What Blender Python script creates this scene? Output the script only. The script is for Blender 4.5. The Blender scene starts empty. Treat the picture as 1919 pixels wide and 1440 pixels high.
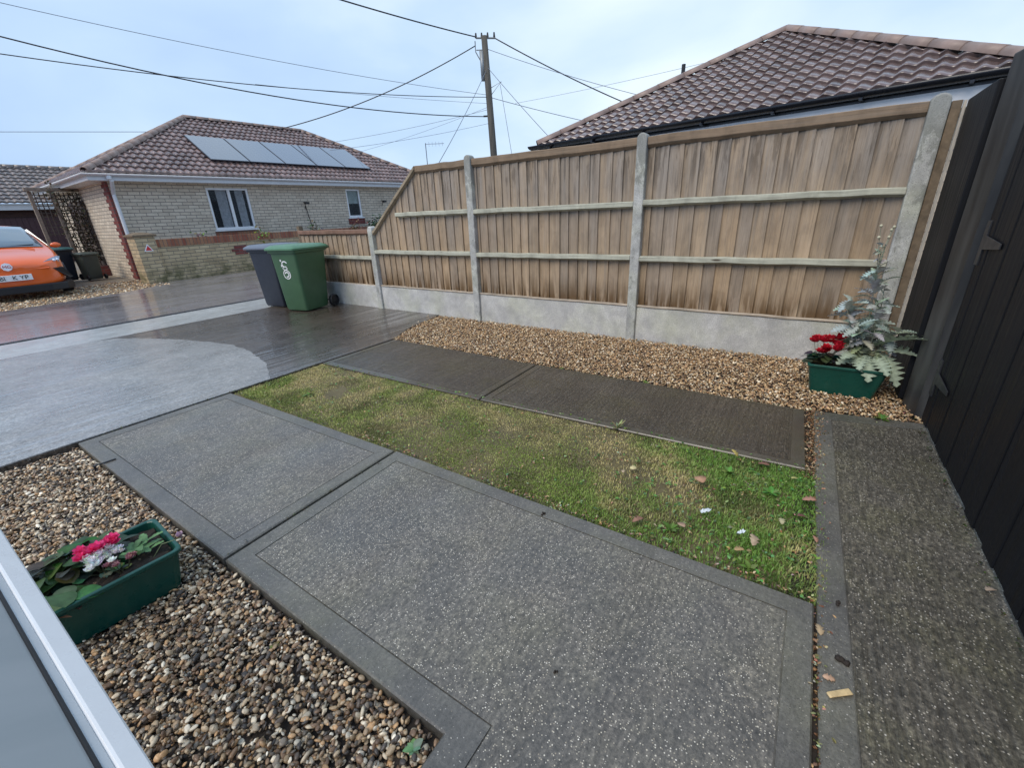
import bpy, bmesh, math, random
import numpy as np
from mathutils import Vector, Matrix
random.seed(7); rng = np.random.default_rng(7)
S = bpy.context.scene
C = S.collection
R = math.radians
# ---------------------------------------------------------------- camera
cam = bpy.data.cameras.new('camera'); co = bpy.data.objects.new('camera', cam); C.objects.link(co)
cr, cu, cw = (Vector((0.5495, -0.8346, -0.0386)), Vector((0.3286, 0.1734, 0.9284)), Vector((0.7682, 0.5229, -0.3695)))
co.matrix_world = Matrix(((cr.x, cu.x, -cw.x, 0), (cr.y, cu.y, -cw.y, 0), (cr.z, cu.z, -cw.z, 1.45), (0, 0, 0, 1)))
cam.sensor_width = 36; cam.lens = 809.17 / 1919 * 36; cam.clip_start = 0.05; cam.clip_end = 600
S.camera = co
# ---------------------------------------------------------------- world: wet overcast sky
SUN_EL, SUN_AZ = R(48), R(115)
w = bpy.data.worlds.new("World"); S.world = w; w.use_nodes = True
nt = w.node_tree; N = nt.nodes; L = nt.links; N.clear()
out = N.new('ShaderNodeOutputWorld'); bg1 = N.new('ShaderNodeBackground'); bg2 = N.new('ShaderNodeBackground')
sky = N.new('ShaderNodeTexSky'); sky.sky_type = 'NISHITA'; sky.sun_disc = False
sky.sun_elevation = SUN_EL; sky.sun_rotation = SUN_AZ
L.new(sky.outputs[0], bg1.inputs[0]); bg1.inputs[1].default_value = 0.06
tc = N.new('ShaderNodeTexCoord'); mp = N.new('ShaderNodeMapping'); mp.inputs['Scale'].default_value = (1.0, 1.0, 2.6)
L.new(tc.outputs['Generated'], mp.inputs[0])
nz = N.new('ShaderNodeTexNoise'); nz.inputs['Scale'].default_value = 2.1; nz.inputs['Detail'].default_value = 6; nz.inputs['Roughness'].default_value = 0.45; nz.inputs['Distortion'].default_value = 0.3
L.new(mp.outputs[0], nz.inputs[0])
# clouds thin out towards the right of the street
dt = N.new('ShaderNodeVectorMath'); dt.operation = 'DOT_PRODUCT'; dt.inputs[1].default_value = (0.93, 0.05, 0.12)
L.new(tc.outputs['Generated'], dt.inputs[0])
ma = N.new('ShaderNodeMath'); ma.operation = 'MULTIPLY_ADD'; ma.inputs[1].default_value = 0.42; L.new(dt.outputs['Value'], ma.inputs[0])
L.new(nz.outputs[0], ma.inputs[2])
cl = N.new('ShaderNodeValToRGB'); e = cl.color_ramp.elements
e[0].position = 0.40; e[0].color = (0.35, 0.50, 0.76, 1); e[1].position = 1.0; e[1].color = (0.72, 0.83, 0.92, 1)
m1 = e.new(0.70); m1.color = (0.47, 0.625, 0.82, 1)
L.new(ma.outputs[0], cl.inputs[0]); L.new(cl.outputs[0], bg2.inputs[0]); bg2.inputs[1].default_value = 0.80
mx = N.new('ShaderNodeMixShader'); mx.inputs[0].default_value = 0.88
L.new(bg1.outputs[0], mx.inputs[1]); L.new(bg2.outputs[0], mx.inputs[2]); L.new(mx.outputs[0], out.inputs[0])
sl = bpy.data.lights.new('sun', 'SUN'); sl.energy = 1.5; sl.angle = R(40); sl.color = (1, 0.90, 0.76)
so = bpy.data.objects.new('sun', sl); C.objects.link(so)
d = Vector((math.sin(SUN_AZ) * math.cos(SUN_EL), math.cos(SUN_AZ) * math.cos(SUN_EL), math.sin(SUN_EL)))
d = Vector((-0.75, 0.15, 0.9)).normalized(); sky.sun_elevation = math.asin(d.z); sky.sun_rotation = math.atan2(d.x, d.y)
so.rotation_euler = d.to_track_quat('Z', 'Y').to_euler()
S.view_settings.view_transform = 'Standard'; S.view_settings.look = 'None'; S.view_settings.exposure = 0.76; S.view_settings.gamma = 1
S.render.engine = 'CYCLES'

# ---------------------------------------------------------------- tagging and mesh helpers
def tag(o, label=None, cat=None, group=None, kind=None):
    if label: o['label'] = label
    if cat: o['category'] = cat
    if group: o['group'] = group
    if kind: o['kind'] = kind
    return o
def empty(name, loc=(0, 0, 0), rz=0, label=None, cat=None, group=None):
    o = bpy.data.objects.new(name, None); C.objects.link(o); o.location = loc; o.rotation_euler = (0, 0, rz); o.empty_display_size = 0.1
    return tag(o, label, cat, group)
def boxuv(bm):
    uv = bm.loops.layers.uv.verify()
    for f in bm.faces:
        n = f.normal
        if abs(n.z) > 0.9: a, b = Vector((1, 0, 0)), Vector((0, 1, 0))
        else:
            a = Vector((-n.y, n.x, 0)).normalized(); b = n.cross(a)
        for l in f.loops: l[uv].uv = (l.vert.co.dot(a), l.vert.co.dot(b))
def obj(name, bm, mat, parent=None, smooth=False, kind=None, keepuv=False, bevel=0, autosm=False):
    bm.normal_update()
    if not keepuv: boxuv(bm)
    me = bpy.data.meshes.new(name); bm.to_mesh(me); bm.free()
    for m in (mat if isinstance(mat, (list, tuple)) else [mat]): me.materials.append(m)
    o = bpy.data.objects.new(name, me); C.objects.link(o)
    if parent: o.parent = parent
    if smooth: me.shade_smooth()
    if kind: o['kind'] = kind
    if bevel:
        b = o.modifiers.new('bevel', 'BEVEL'); b.width = bevel; b.segments = 2; b.limit_method = 'ANGLE'; b.angle_limit = R(40); b.harden_normals = False
    return o
def nmesh(name, verts, faces, cols, mat, parent=None, kind=None, smooth=True):
    me = bpy.data.meshes.new(name); verts = np.asarray(verts, np.float32); faces = np.asarray(faces, np.int32)
    me.vertices.add(len(verts)); me.vertices.foreach_set('co', verts.ravel())
    k = faces.shape[1]; me.loops.add(faces.size); me.loops.foreach_set('vertex_index', faces.ravel())
    me.polygons.add(len(faces)); me.polygons.foreach_set('loop_start', np.arange(0, faces.size, k, dtype=np.int32))
    me.polygons.foreach_set('use_smooth', np.full(len(faces), smooth))
    if cols is not None:
        a = me.color_attributes.new('Col', 'FLOAT_COLOR', 'POINT')
        c = np.ones((len(verts), 4), np.float32); c[:, :3] = cols; a.data.foreach_set('color', c.ravel())
    me.materials.append(mat); me.update(); me.validate()
    o = bpy.data.objects.new(name, me); C.objects.link(o)
    if parent: o.parent = parent
    if kind: o['kind'] = kind
    return o
def box(bm, x0, x1, y0, y1, z0, z1, M=None, mi=0):
    vs = [bm.verts.new((x, y, z)) for z in (z0, z1) for y in (y0, y1) for x in (x0, x1)]
    if M is not None:
        for v in vs: v.co = M @ v.co
    fs = []
    for q in ((0, 2, 3, 1), (4, 5, 7, 6), (0, 1, 5, 4), (2, 6, 7, 3), (0, 4, 6, 2), (1, 3, 7, 5)):
        f = bm.faces.new([vs[i] for i in q]); f.material_index = mi; fs.append(f)
    return vs
def B(*a): bm = bmesh.new(); box(bm, *a); return bm
def prism(bm, poly, z0, z1, mi=0, top_mi=None):
    a = sum(poly[i][0] * poly[(i + 1) % len(poly)][1] - poly[(i + 1) % len(poly)][0] * poly[i][1] for i in range(len(poly)))
    if a < 0: poly = poly[::-1]
    lo = [bm.verts.new((x, y, z0)) for x, y in poly]; hi = [bm.verts.new((x, y, z1)) for x, y in poly]
    n = len(poly); f = bm.faces.new(hi); f.material_index = mi if top_mi is None else top_mi
    bm.faces.new(lo[::-1]).material_index = mi
    for i in range(n): bm.faces.new((lo[i], lo[(i + 1) % n], hi[(i + 1) % n], hi[i])).material_index = mi
def tube(bm, pts, r, seg=6, caps=True):
    pts = [Vector(p) for p in pts]; rs = r if isinstance(r, (list, tuple)) else [r] * len(pts); rings = []
    for i, p in enumerate(pts):
        t = (pts[min(i + 1, len(pts) - 1)] - pts[max(i - 1, 0)]).normalized()
        a = t.cross(Vector((0, 0, 1)));
        if a.length < 0.05: a = t.cross(Vector((1, 0, 0)))
        a.normalize(); b = t.cross(a)
        rings.append([bm.verts.new(p + (a * math.cos(k * 2 * math.pi / seg) + b * math.sin(k * 2 * math.pi / seg)) * rs[i]) for k in range(seg)])
    for i in range(len(rings) - 1):
        for k in range(seg): bm.faces.new((rings[i][k], rings[i][(k + 1) % seg], rings[i + 1][(k + 1) % seg], rings[i + 1][k]))
    if caps:
        bm.faces.new(rings[0][::-1]); bm.faces.new(rings[-1])
    bmesh.ops.recalc_face_normals(bm, faces=bm.faces)
def fbm(x, y, s, seed=0):
    r = np.random.default_rng(seed); v = np.zeros_like(x)
    for o in range(3):
        for _ in range(5):
            a = r.uniform(0, 6.28); ph = r.uniform(0, 6.28); k = s * 2 ** o * r.uniform(.7, 1.4)
            v += np.sin((x * math.cos(a) + y * math.sin(a)) * k + ph) / 2 ** o / 5
    return v
# ---------------------------------------------------------------- material helpers
class Mt:
    def __init__(s, name, rough=0.6, spec=0.5):
        s.m = bpy.data.materials.new(name); s.m.use_nodes = True; s.t = s.m.node_tree; s.N = s.t.nodes
        s.b = s.N['Principled BSDF']; s.b.inputs['Roughness'].default_value = rough; s.b.inputs['Specular IOR Level'].default_value = spec
        s.tc = s.N.new('ShaderNodeTexCoord')
    def ln(s, a, b): s.t.links.new(a, b)
    def co(s, scale=(1, 1, 1), src='Object', rot=(0, 0, 0)):
        m = s.N.new('ShaderNodeMapping'); m.inputs['Scale'].default_value = scale; m.inputs['Rotation'].default_value = rot
        s.ln(s.tc.outputs[src], m.inputs[0]); return m.outputs[0]
    def noise(s, v, sc, det=4, ro=0.55, dist=0):
        n = s.N.new('ShaderNodeTexNoise'); n.inputs['Scale'].default_value = sc; n.inputs['Detail'].default_value = det
        n.inputs['Roughness'].default_value = ro; n.inputs['Distortion'].default_value = dist; s.ln(v, n.inputs[0]); return n.outputs[0]
    def vor(s, v, sc, out='Distance', feat='F1', rnd=1):
        n = s.N.new('ShaderNodeTexVoronoi'); n.feature = feat; n.inputs['Scale'].default_value = sc; n.inputs['Randomness'].default_value = rnd; s.ln(v, n.inputs[0]); return n.outputs[out]
    def ramp(s, f, stops, interp='LINEAR'):
        n = s.N.new('ShaderNodeValToRGB'); n.color_ramp.interpolation = interp; el = n.color_ramp.elements
        while len(el) < len(stops): el.new(0.5)
        for i, (p, c) in enumerate(stops):
            el[i].position = p; el[i].color = (c, c, c, 1) if isinstance(c, (int, float)) else (*c, 1)
        s.ln(f, n.inputs[0]); return n.outputs[0]
    def mix(s, f, a, b, mode='MIX'):
        n = s.N.new('ShaderNodeMix'); n.data_type = 'RGBA'; n.blend_type = mode
        for v, i in ((f, 0), (a, 6), (b, 7)):
            if isinstance(v, (int, float)): n.inputs[i].default_value = v if i == 0 else (v, v, v, 1)
            elif isinstance(v, tuple): n.inputs[i].default_value = (*v, 1)
            else: s.ln(v, n.inputs[i])
        return n.outputs[2]
    def math(s, op, a, b=None):
        n = s.N.new('ShaderNodeMath'); n.operation = op
        for i, v in enumerate((a, b)):
            if v is None: continue
            if isinstance(v, (int, float)): n.inputs[i].default_value = v
            else: s.ln(v, n.inputs[i])
        return n.outputs[0]
    def sep(s, v):
        n = s.N.new('ShaderNodeSeparateXYZ'); s.ln(v, n.inputs[0]); return n.outputs
    def attr(s, name='Col'):
        n = s.N.new('ShaderNodeAttribute'); n.attribute_name = name; return n.outputs[0]
    def bump(s, h, dist=0.005, st=1.0, prev=None):
        n = s.N.new('ShaderNodeBump'); n.inputs['Distance'].default_value = dist; n.inputs['Strength'].default_value = st
        s.ln(h, n.inputs['Height'])
        if prev is not None: s.ln(prev, n.inputs['Normal'])
        s.ln(n.outputs[0], s.b.inputs['Normal']); return n.outputs[0]
    def col(s, c):
        if isinstance(c, tuple): s.b.inputs['Base Color'].default_value = (*c, 1)
        else: s.ln(c, s.b.inputs['Base Color'])
        return s
    def ro(s, v): s.ln(v, s.b.inputs['Roughness'])
def plain(name, c, rough=0.5, var=0.12, spec=0.5, metal=0, sc=6, bump=0.0):
    m = Mt(name, rough, spec); n = m.noise(m.co(), sc, 5)
    lo = tuple(x * (1 - var) for x in c); hi = tuple(min(1, x * (1 + var)) for x in c)
    m.col(m.ramp(n, [(0.3, lo), (0.7, hi)])); m.ro(m.ramp(m.noise(m.co(), sc * 3, 3), [(0.3, max(0, rough - .08)), (0.7, min(1, rough + .08))]))
    m.b.inputs['Metallic'].default_value = metal
    if bump: m.bump(m.noise(m.co(), sc * 12, 4), bump)
    return m.m
def concrete(name, base, rough=(0.3, 0.6), flecks=0.0, brush=0.0, damp=0.5, dampsc=1.2, algae=0.0, brushax='x', specks=110, spec=0.5, pale=(0.55, 0.52, 0.48), brushsc=26, wet=0, wetr=(.1, .3), bl=1.3, gran=0.0, bc=1.0):
    m = Mt(name, 0.5, spec); v = m.co(); big = m.noise(v, dampsc, 5, 0.6, 0.4); mid = m.noise(v, 9, 6, 0.6); fine = m.noise(v, 90, 5, 0.7)
    lo = tuple(x * damp for x in base)
    c = m.mix(m.ramp(big, [(0.36, 0.0), (0.66, 1.0)]), lo, base)
    c = m.mix(0.35, c, m.ramp(mid, [(0.3, tuple(x * .55 for x in base)), (0.75, tuple(x * 1.4 for x in base))]))
    c = m.mix(m.ramp(fine, [(0.35, 0.55), (0.6, 0.0)]), c, tuple(x * .35 for x in base))
    c = m.mix(m.ramp(m.noise(m.co((1, 1, 1), rot=(0, 0, .6)), 4.3, 7, .7, .8), [(0.46, 0), (0.7, .55)]), c, tuple(x * .5 for x in base))
    if algae: c = m.mix(m.math('MULTIPLY', m.ramp(m.noise(v, 2.3, 6, .65), [(0.45, 0), (0.7, 1)]), algae), c, (base[0] * .8, base[1] * .85, base[2] * .45))
    if gran:
        gn = m.noise(v, 55, 6, .75, .3); gl = m.noise(m.co((1, 2.4, 1)), 24, 4, .65)
        c = m.mix(gran, c, m.mix(1.0, c, m.ramp(gn, [(0.34, .25), (0.5, .9), (0.66, 1.9)]), 'MULTIPLY'))
        c = m.mix(gran * .7, c, m.mix(1.0, c, m.ramp(gl, [(0.36, .4), (0.52, 1.0), (0.68, 1.5)]), 'MULTIPLY'))
    if flecks:
        vo = m.vor(v, specks); cr_ = m.vor(v, specks, 'Color'); cs = m.sep(cr_)
        sel = m.math('MULTIPLY', m.math('LESS_THAN', vo, 0.33), m.math('GREATER_THAN', cs[0], m.ramp(m.noise(v, 3.1, 5, .65), [(0.3, 1.02 - flecks * .45), (0.7, 1 - flecks)])))
        tint = m.ramp(cs[1], [(0, (pale[0] * .45, pale[1] * .4, pale[2] * .33)), (0.6, (pale[0] * .8, pale[1] * .78, pale[2] * .7)), (1, pale)])
        c = m.mix(sel, c, tint)
        dk = m.math('MULTIPLY', m.math('LESS_THAN', m.vor(m.co((1.1, .9, 1)), specks * .8), 0.3), m.math('GREATER_THAN', m.sep(m.vor(m.co((1.1, .9, 1)), specks * .8, 'Color'))[0], 0.7))
        c = m.mix(m.math('MULTIPLY', dk, .6), c, tuple(x * .25 for x in base))
    prev = None
    if brush:
        sc = (bl, brushsc, 1)
        bn = m.noise(m.co(sc), 1.6, 3 if brush > 1 else 5, 0.6, 0.1)
        c = m.mix(m.math('MULTIPLY', m.ramp(bn, [(0.42, 1.0), (0.54, 0.0)]), min(1, brush * bc)), c, tuple(x * .32 for x in base))
        prev = m.bump(bn, 0.007 * brush, 1.0)
    m.bump(m.noise(v, 140, 4, 0.7), 0.0025 if flecks else 0.0012, 1.0, prev)
    m.col(c); m.ro(m.ramp(big, [(0.35, rough[0]), (0.68, rough[1])]))
    if wet:
        wn = m.ramp(m.noise(m.co((.55, 1.5, 1)), 1.3, 5, .6, .5), [(0.38, 1.0), (0.66, .35)])
        cwt = m.math('MULTIPLY', wn, wet)
        if brush > .4: cwt = m.math('MULTIPLY', cwt, m.ramp(bn, [(0.40, .15), (0.56, 1.0)]))
        m.ln(cwt, m.b.inputs['Coat Weight']); m.b.inputs['Coat IOR'].default_value = 1.95 if wet >= 1 else 1.6; m.ln(m.ramp(m.noise(v, 3.2, 4), [(0.3, wetr[0]), (0.7, wetr[1])]), m.b.inputs['Coat Roughness'])
        cb = m.N.new('ShaderNodeBump'); cb.inputs['Distance'].default_value = .006 if brush > .4 else .0025; m.ln(bn if brush > .4 else m.noise(m.co((1.5, 9, 1)), 2.2, 4, .5), cb.inputs['Height']); m.ln(cb.outputs[0], m.b.inputs['Coat Normal'])
    return m.m
def vcol(name, rough=0.6, trans=0.0, spec=0.4, var=0.15, sc=60, bump=0):
    m = Mt(name, rough, spec); a = m.attr(); n = m.ramp(m.noise(m.co(), sc, 4), [(0.3, 1 - var), (0.7, 1 + var)])
    m.col(m.mix(1.0, a, n, 'MULTIPLY'))
    if trans:
        m.b.inputs['Subsurface Weight'].default_value = 0
        tr = m.N.new('ShaderNodeBsdfTranslucent'); m.ln(a, tr.inputs[0]); ms = m.N.new('ShaderNodeMixShader'); ms.inputs[0].default_value = trans
        m.ln(m.b.outputs[0], ms.inputs[1]); m.ln(tr.outputs[0], ms.inputs[2]); m.ln(ms.outputs[0], m.N['Material Output'].inputs[0])
    if bump: m.bump(m.noise(m.co(), sc * 3, 3), bump)
    return m.m
def brick(name, c1, c2, mortar, bw=0.29, bh=0.098, ms=0.009, rough=0.75, moss=0.0):
    m = Mt(name, rough, 0.3); t = m.N.new('ShaderNodeTexBrick'); m.ln(m.co(src='UV'), t.inputs[0])
    for k, v in (('Scale', 1), ('Mortar Size', ms), ('Brick Width', bw), ('Row Height', bh), ('Mortar Smooth', 0.2), ('Bias', -0.1)): t.inputs[k].default_value = v
    t.inputs['Color1'].default_value = (*c1, 1); t.inputs['Color2'].default_value = (*c2, 1); t.inputs['Mortar'].default_value = (*mortar, 1)
    c = m.mix(0.5, t.outputs[0], m.ramp(m.noise(m.co(), 5, 6), [(0.3, .75), (0.7, 1.2)]), 'MULTIPLY')
    c = m.mix(m.ramp(m.noise(m.co(), 40, 5), [(0.3, .35), (0.6, 0)]), c, tuple(x * .6 for x in c1))
    if moss:
        z = m.sep(m.tc.outputs['Object'])[2]
        mz = m.math('MULTIPLY', m.ramp(m.noise(m.co(), 4, 5), [(0.4, 0), (0.62, 1)]), m.ramp(z, [(0.1, 1), (0.6, 0)])); c = m.mix(m.math('MULTIPLY', mz, moss), c, (.12, .11, .05))
    m.col(c); m.bump(t.outputs['Fac'], -0.006, 1.0); return m.m
def rooftile(name, a, b, rough=0.35, tu=.2, tg=.34):
    m = Mt(name, rough, 0.6); uv = m.tc.outputs['UV']
    sn = m.N.new('ShaderNodeVectorMath'); sn.operation = 'FLOOR'
    dv = m.N.new('ShaderNodeVectorMath'); dv.operation = 'DIVIDE'; dv.inputs[1].default_value = (tu, tg, 1); m.ln(uv, dv.inputs[0]); m.ln(dv.outputs[0], sn.inputs[0])
    wn = m.N.new('ShaderNodeTexWhiteNoise'); wn.noise_dimensions = '2D'; m.ln(sn.outputs[0], wn.inputs[0])
    c = m.ramp(wn.outputs[0], [(0, a), (1, b)])
    c = m.mix(0.6, c, m.ramp(m.noise(m.co(), 3, 6, .65), [(0.3, .7), (0.7, 1.25)]), 'MULTIPLY')
    c = m.mix(m.ramp(m.noise(m.co(), 28, 5, .7), [(0.58, 0), (0.75, .5)]), c, (.22, .20, .14))
    m.col(c); m.bump(m.noise(m.co(), 160, 3), 0.001); m.b.inputs['Coat Weight'].default_value = .6; m.b.inputs['Coat Roughness'].default_value = .2; m.ro(m.ramp(m.noise(m.co(), 2, 4), [(0.3, rough - .1), (0.7, rough + .15)])); return m.m

M = {}
M['slab_smooth'] = concrete('smooth_trowelled_concrete', (.182, .170, .148), (0.34, 0.58), flecks=.12, damp=.5, dampsc=2.2, algae=.3, gran=.3, specks=190, wet=.45, wetr=(.25, .45))
M['slab_rough'] = concrete('exposed_fleck_concrete', (.212, .190, .158), (0.45, 0.7), flecks=.42, damp=.42, dampsc=2.2, brush=.3, algae=.25, specks=150, brushsc=40, bl=3, wet=.65, wetr=(.22, .42), pale=(.80, .75, .66), gran=.75)
M['dark_rough'] = concrete('dark_wet_concrete', (.092, .070, .046), (0.3, 0.5), flecks=.12, brush=.6, bc=.22, damp=.38, dampsc=3.5, algae=.6, brushsc=38, pale=(.36, .33, .28), bl=1.2, wet=.8, gran=.9)
M['dark_smooth'] = concrete('dark_wet_edge_concrete', (.105, .09, .068), (0.25, 0.5), damp=.5, dampsc=3, algae=.5, wet=.7)
M['drive_wet'] = concrete('wet_brushed_drive_concrete', (.14, .11, .085), (0.2, 0.42), flecks=.1, brush=1.5, bc=.42, damp=.40, dampsc=1.6, brushsc=9, bl=.35, spec=.6, gran=.8, wet=1, wetr=(.02, .12))
M['drive_sky_patch'] = concrete('wet_patch_painted_sky_concrete', (.42, .41, .39), (0.24, 0.42), flecks=.15, brush=.5, bc=.2, damp=.5, dampsc=1.5, brushsc=14, bl=.6, gran=.6, spec=.6, wet=1, wetr=(.06, .2), specks=140)  # newer concrete patch, with sky reflection painted in as a paler base colour
M['kerb'] = concrete('pale_kerb_concrete', (.52, .53, .51), (0.3, 0.5), flecks=.06, damp=.8, wet=.8)
M['path_dark'] = concrete('side_path_concrete', (.165, .145, .112), (0.42, 0.62), flecks=.35, brush=1.0, bc=.45, damp=.5, algae=.5, brushsc=30, bl=4, gran=.95, specks=120, wet=.25, wetr=(.3, .5), pale=(.6, .56, .5))
M['road'] = concrete('wet_tarmac', (.30, .275, .285), (0.2, 0.42), flecks=.35, damp=.6, dampsc=.5, specks=70, pale=(.36, .33, .33), spec=.6, gran=.5, wet=1, wetr=(.03, .16))  # pinkish sky reflection painted into the tarmac base colour
M['grit'] = concrete('loose_stone_drive', (.28, .235, .18), (0.5, 0.8), flecks=.7, damp=.6, specks=38, pale=(.5, .44, .36))
M['soil'] = concrete('dark_soil', (.035, .025, .018), (0.7, 0.9), damp=.6, flecks=.2, specks=60, pale=(.2, .15, .1))
M['earth'] = concrete('garden_earth', (.07, .07, .045), (0.7, 0.9), damp=.6, dampsc=.3)
M['post'] = concrete('mottled_post_concrete', (.66, .66, .63), (0.6, 0.8), flecks=.12, damp=.42, dampsc=6, specks=120, algae=.25, pale=(.7, .7, .7))
def lichen_post():
    m_ = M['post']; t = m_.node_tree; b = t.nodes['Principled BSDF']; src = b.inputs['Base Color'].links[0].from_socket
    m = Mt.__new__(Mt); m.m = m_; m.t = t; m.N = t.nodes; m.b = b; m.tc = [q for q in t.nodes if q.type == 'TEX_COORD'][0]
    z = m.sep(m.tc.outputs['Object'])[2]; n1 = m.noise(m.co((1, 1, .6)), 13, 6, .7, .4)
    k = m.ramp(m.math('ADD', n1, m.ramp(m.math('DIVIDE', z, 2.3), [(0.72, 0), (0.95, .3)])), [(0.55, 0), (0.63, 1)])
    m.col(m.mix(m.math('MULTIPLY', k, .6), src, (.17, .175, .15)))
lichen_post()
M['gboard'] = concrete('gravel_board_concrete', (.68, .67, .64), (0.6, 0.8), flecks=.05, damp=.62, dampsc=3.5, algae=.25, specks=150)
M['upvc'] = plain('white_upvc', (.78, .79, .80), 0.3, .04)
M['gutter_white'] = plain('white_gutter_plastic', (.66, .68, .70), 0.35, .06)
M['gutter_black'] = plain('black_gutter_plastic', (.012, .014, .02), 0.3)
M['brick'] = brick('buff_brick', (.70, .61, .48), (.56, .47, .36), (.24, .21, .19))
M['brick_wall'] = brick('buff_garden_brick', (.56, .44, .27), (.40, .30, .18), (.20, .18, .14), moss=.9)
M['brick_red'] = brick('red_brick', (.23, .06, .05), (.16, .045, .04), (.14, .12, .11))
M['soldier'] = brick('red_soldier_brick', (.27, .09, .055), (.40, .22, .12), (.15, .13, .11), bw=.098, bh=.3)
M['brown_brick'] = brick('dark_brown_brick', (.07, .035, .03), (.05, .025, .025), (.05, .04, .04))
M['tile'] = rooftile('brown_red_roof_tile', (.11, .068, .058), (.24, .155, .135), .3, .2, .33)
M['tile_near'] = rooftile('glossy_brown_roof_tile', (.085, .055, .05), (.19, .135, .125), .2, .15, .225)
M['tile_grey'] = rooftile('grey_brown_roof_tile', (.10, .08, .075), (.19, .15, .13), .42, .25, .34)
M['ridge'] = plain('ridge_tile', (.26, .185, .155), .5, .25, bump=.001)
M['under'] = plain('roof_felt', (.03, .02, .02), .9)
M['curtain'] = plain('net_curtain', (.75, .78, .80), .9, .2, sc=14)
M['blind'] = plain('pale_blind', (.45, .55, .53), .8)
M['dark'] = plain('dark_interior', (.02, .024, .028), .6)
M['black_plastic'] = plain('black_plastic', (.012, .012, .014), .45)
M['wire'] = plain('wire_cable', (.03, .032, .038), .5)
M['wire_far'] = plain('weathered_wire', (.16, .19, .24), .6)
M['planter'] = plain('green_planter_plastic', (.008, .075, .055), .32, .12)
M['flower_pale'] = plain('dried_bud', (.5, .48, .35), .8)
M['solar_frame'] = plain('solar_frame', (.03, .03, .04), .35)
M['timber_dark'] = plain('timber_brown', (.17, .125, .08), .8, .3, sc=20, bump=.002)
M['red'] = plain('red_plastic', (.55, .03, .03), .4); M['white'] = plain('white_marking', (.8, .8, .8), .5)
m = Mt('window_glass', .03, .6); m.col((.05, .06, .07)); m.b.inputs['Alpha'].default_value = .18; M['glass'] = m.m
m = Mt('solar_glass', .12, .9); g = m.sep(m.tc.outputs['UV']); lx = m.math('LESS_THAN', m.math('FRACT', m.math('MULTIPLY', g[0], 6.1)), .05); ly = m.math('LESS_THAN', m.math('FRACT', m.math('MULTIPLY', g[1], 6.1)), .05)
m.col(m.mix(m.math('MAXIMUM', lx, ly), (.012, .02, .055), (.10, .11, .13))); m.b.inputs['Coat Weight'].default_value = 1; m.b.inputs['Coat Roughness'].default_value = .04
m.b.inputs['Coat IOR'].default_value = 2.2
M['solar'] = m.m
# weathered timber: grain runs up the board, one tint per board from the colour attribute
def timber(name, tint=1.0, horiz=False, stain=True):
    m = Mt(name, .78, .3); a = m.attr(); sc = (3, 1.2, 22) if horiz else (22, 22, .9)
    g = m.noise(m.co(sc), 1.4, 7, .7, .25); gf = m.noise(m.co((150, 150, 2.5) if not horiz else (20, 2.5, 150)), 1.0, 3, .6); g2 = m.noise(m.co((14, 14, .6) if not horiz else (2, .6, 14)), 1.5, 4, .5, 1.2)
    c = m.mix(1.0, a, m.ramp(g, [(0.25, .62), (0.42, .95), (0.75, 1.12)]), 'MULTIPLY')
    c = m.mix(m.ramp(gf, [(0.36, .4), (0.48, 0)]), c, (.10, .08, .06))
    bl_ = m.noise(m.co((3.5, 3.5, 2.2)), 2.0, 5, .6, .5); c = m.mix(.75, c, m.mix(1.0, c, m.ramp(bl_, [(0.34, .75), (0.5, 1.0), (0.66, 1.18)]), 'MULTIPLY'))
    c = m.mix(m.ramp(g2, [(0.55, 0), (0.75, .35)]), c, (.26, .24, .21))
    kn = m.vor(m.co((7.5, 7.5, 2.6) if not horiz else (3, 2, 9)), 1.0); ks = m.sep(m.vor(m.co((7.5, 7.5, 2.6) if not horiz else (3, 2, 9)), 1.0, 'Color'))[0]
    c = m.mix(m.math('MULTIPLY', m.ramp(kn, [(0.05, .9), (0.13, 0)]), m.math('GREATER_THAN', ks, .62)), c, (.05, .03, .018))
    if stain:
        zz_ = m.sep(m.tc.outputs['Object'])[2]
        gy = m.math('MULTIPLY', m.ramp(m.math('DIVIDE', zz_, 2.2), [(0.42, .12), (0.8, .85)]), m.ramp(m.noise(m.co((7, 7, .9)), 1.1, 5, .6), [(0.35, .25), (0.6, 1)]))
        c = m.mix(m.math('MULTIPLY', gy, .75), c, m.mix(1.0, (.31, .285, .26), m.ramp(g, [(0.25, .5), (0.6, 1.1)]), 'MULTIPLY'))
        z = m.sep(m.tc.outputs['Object'])[2]; sn = m.noise(m.co((11, 11, 1.1)), 1.3, 5, .6)
        bot = m.math('MULTIPLY', m.ramp(sn, [(0.40, 0), (0.52, 1)]), m.ramp(m.math('ADD', z, m.math('MULTIPLY', sn, -.35)), [(0.26, 1), (0.52, 0)]))
        c = m.mix(m.math('MULTIPLY', bot, .85), c, (.10, .052, .016))
        top = m.math('MULTIPLY', m.ramp(m.noise(m.co((17, 17, 2.2)), 1.2, 5, .6), [(0.52, 0), (0.60, 1)]), m.ramp(m.math('DIVIDE', z, 2.2), [(0.68, 0), (0.86, 1)]))
        c = m.mix(m.math('MULTIPLY', top, .5), c, (.06, .042, .028))
        md = m.math('MULTIPLY', m.ramp(m.noise(m.co((9, 9, 1.0)), 1.7, 5, .6), [(0.6, 0), (0.7, 1)]), m.ramp(m.math('DIVIDE', z, 2.2), [(0.40, 0), (0.425, 1)], 'LINEAR'))
        c = m.mix(m.math('MULTIPLY', md, .5), c, (.10, .08, .06))
    m.col(c); m.bump(g, .0035); return m.m
M['board'] = timber('feather_edge_board'); M['rail'] = timber('pale_fence_rail', horiz=True, stain=False)
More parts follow.
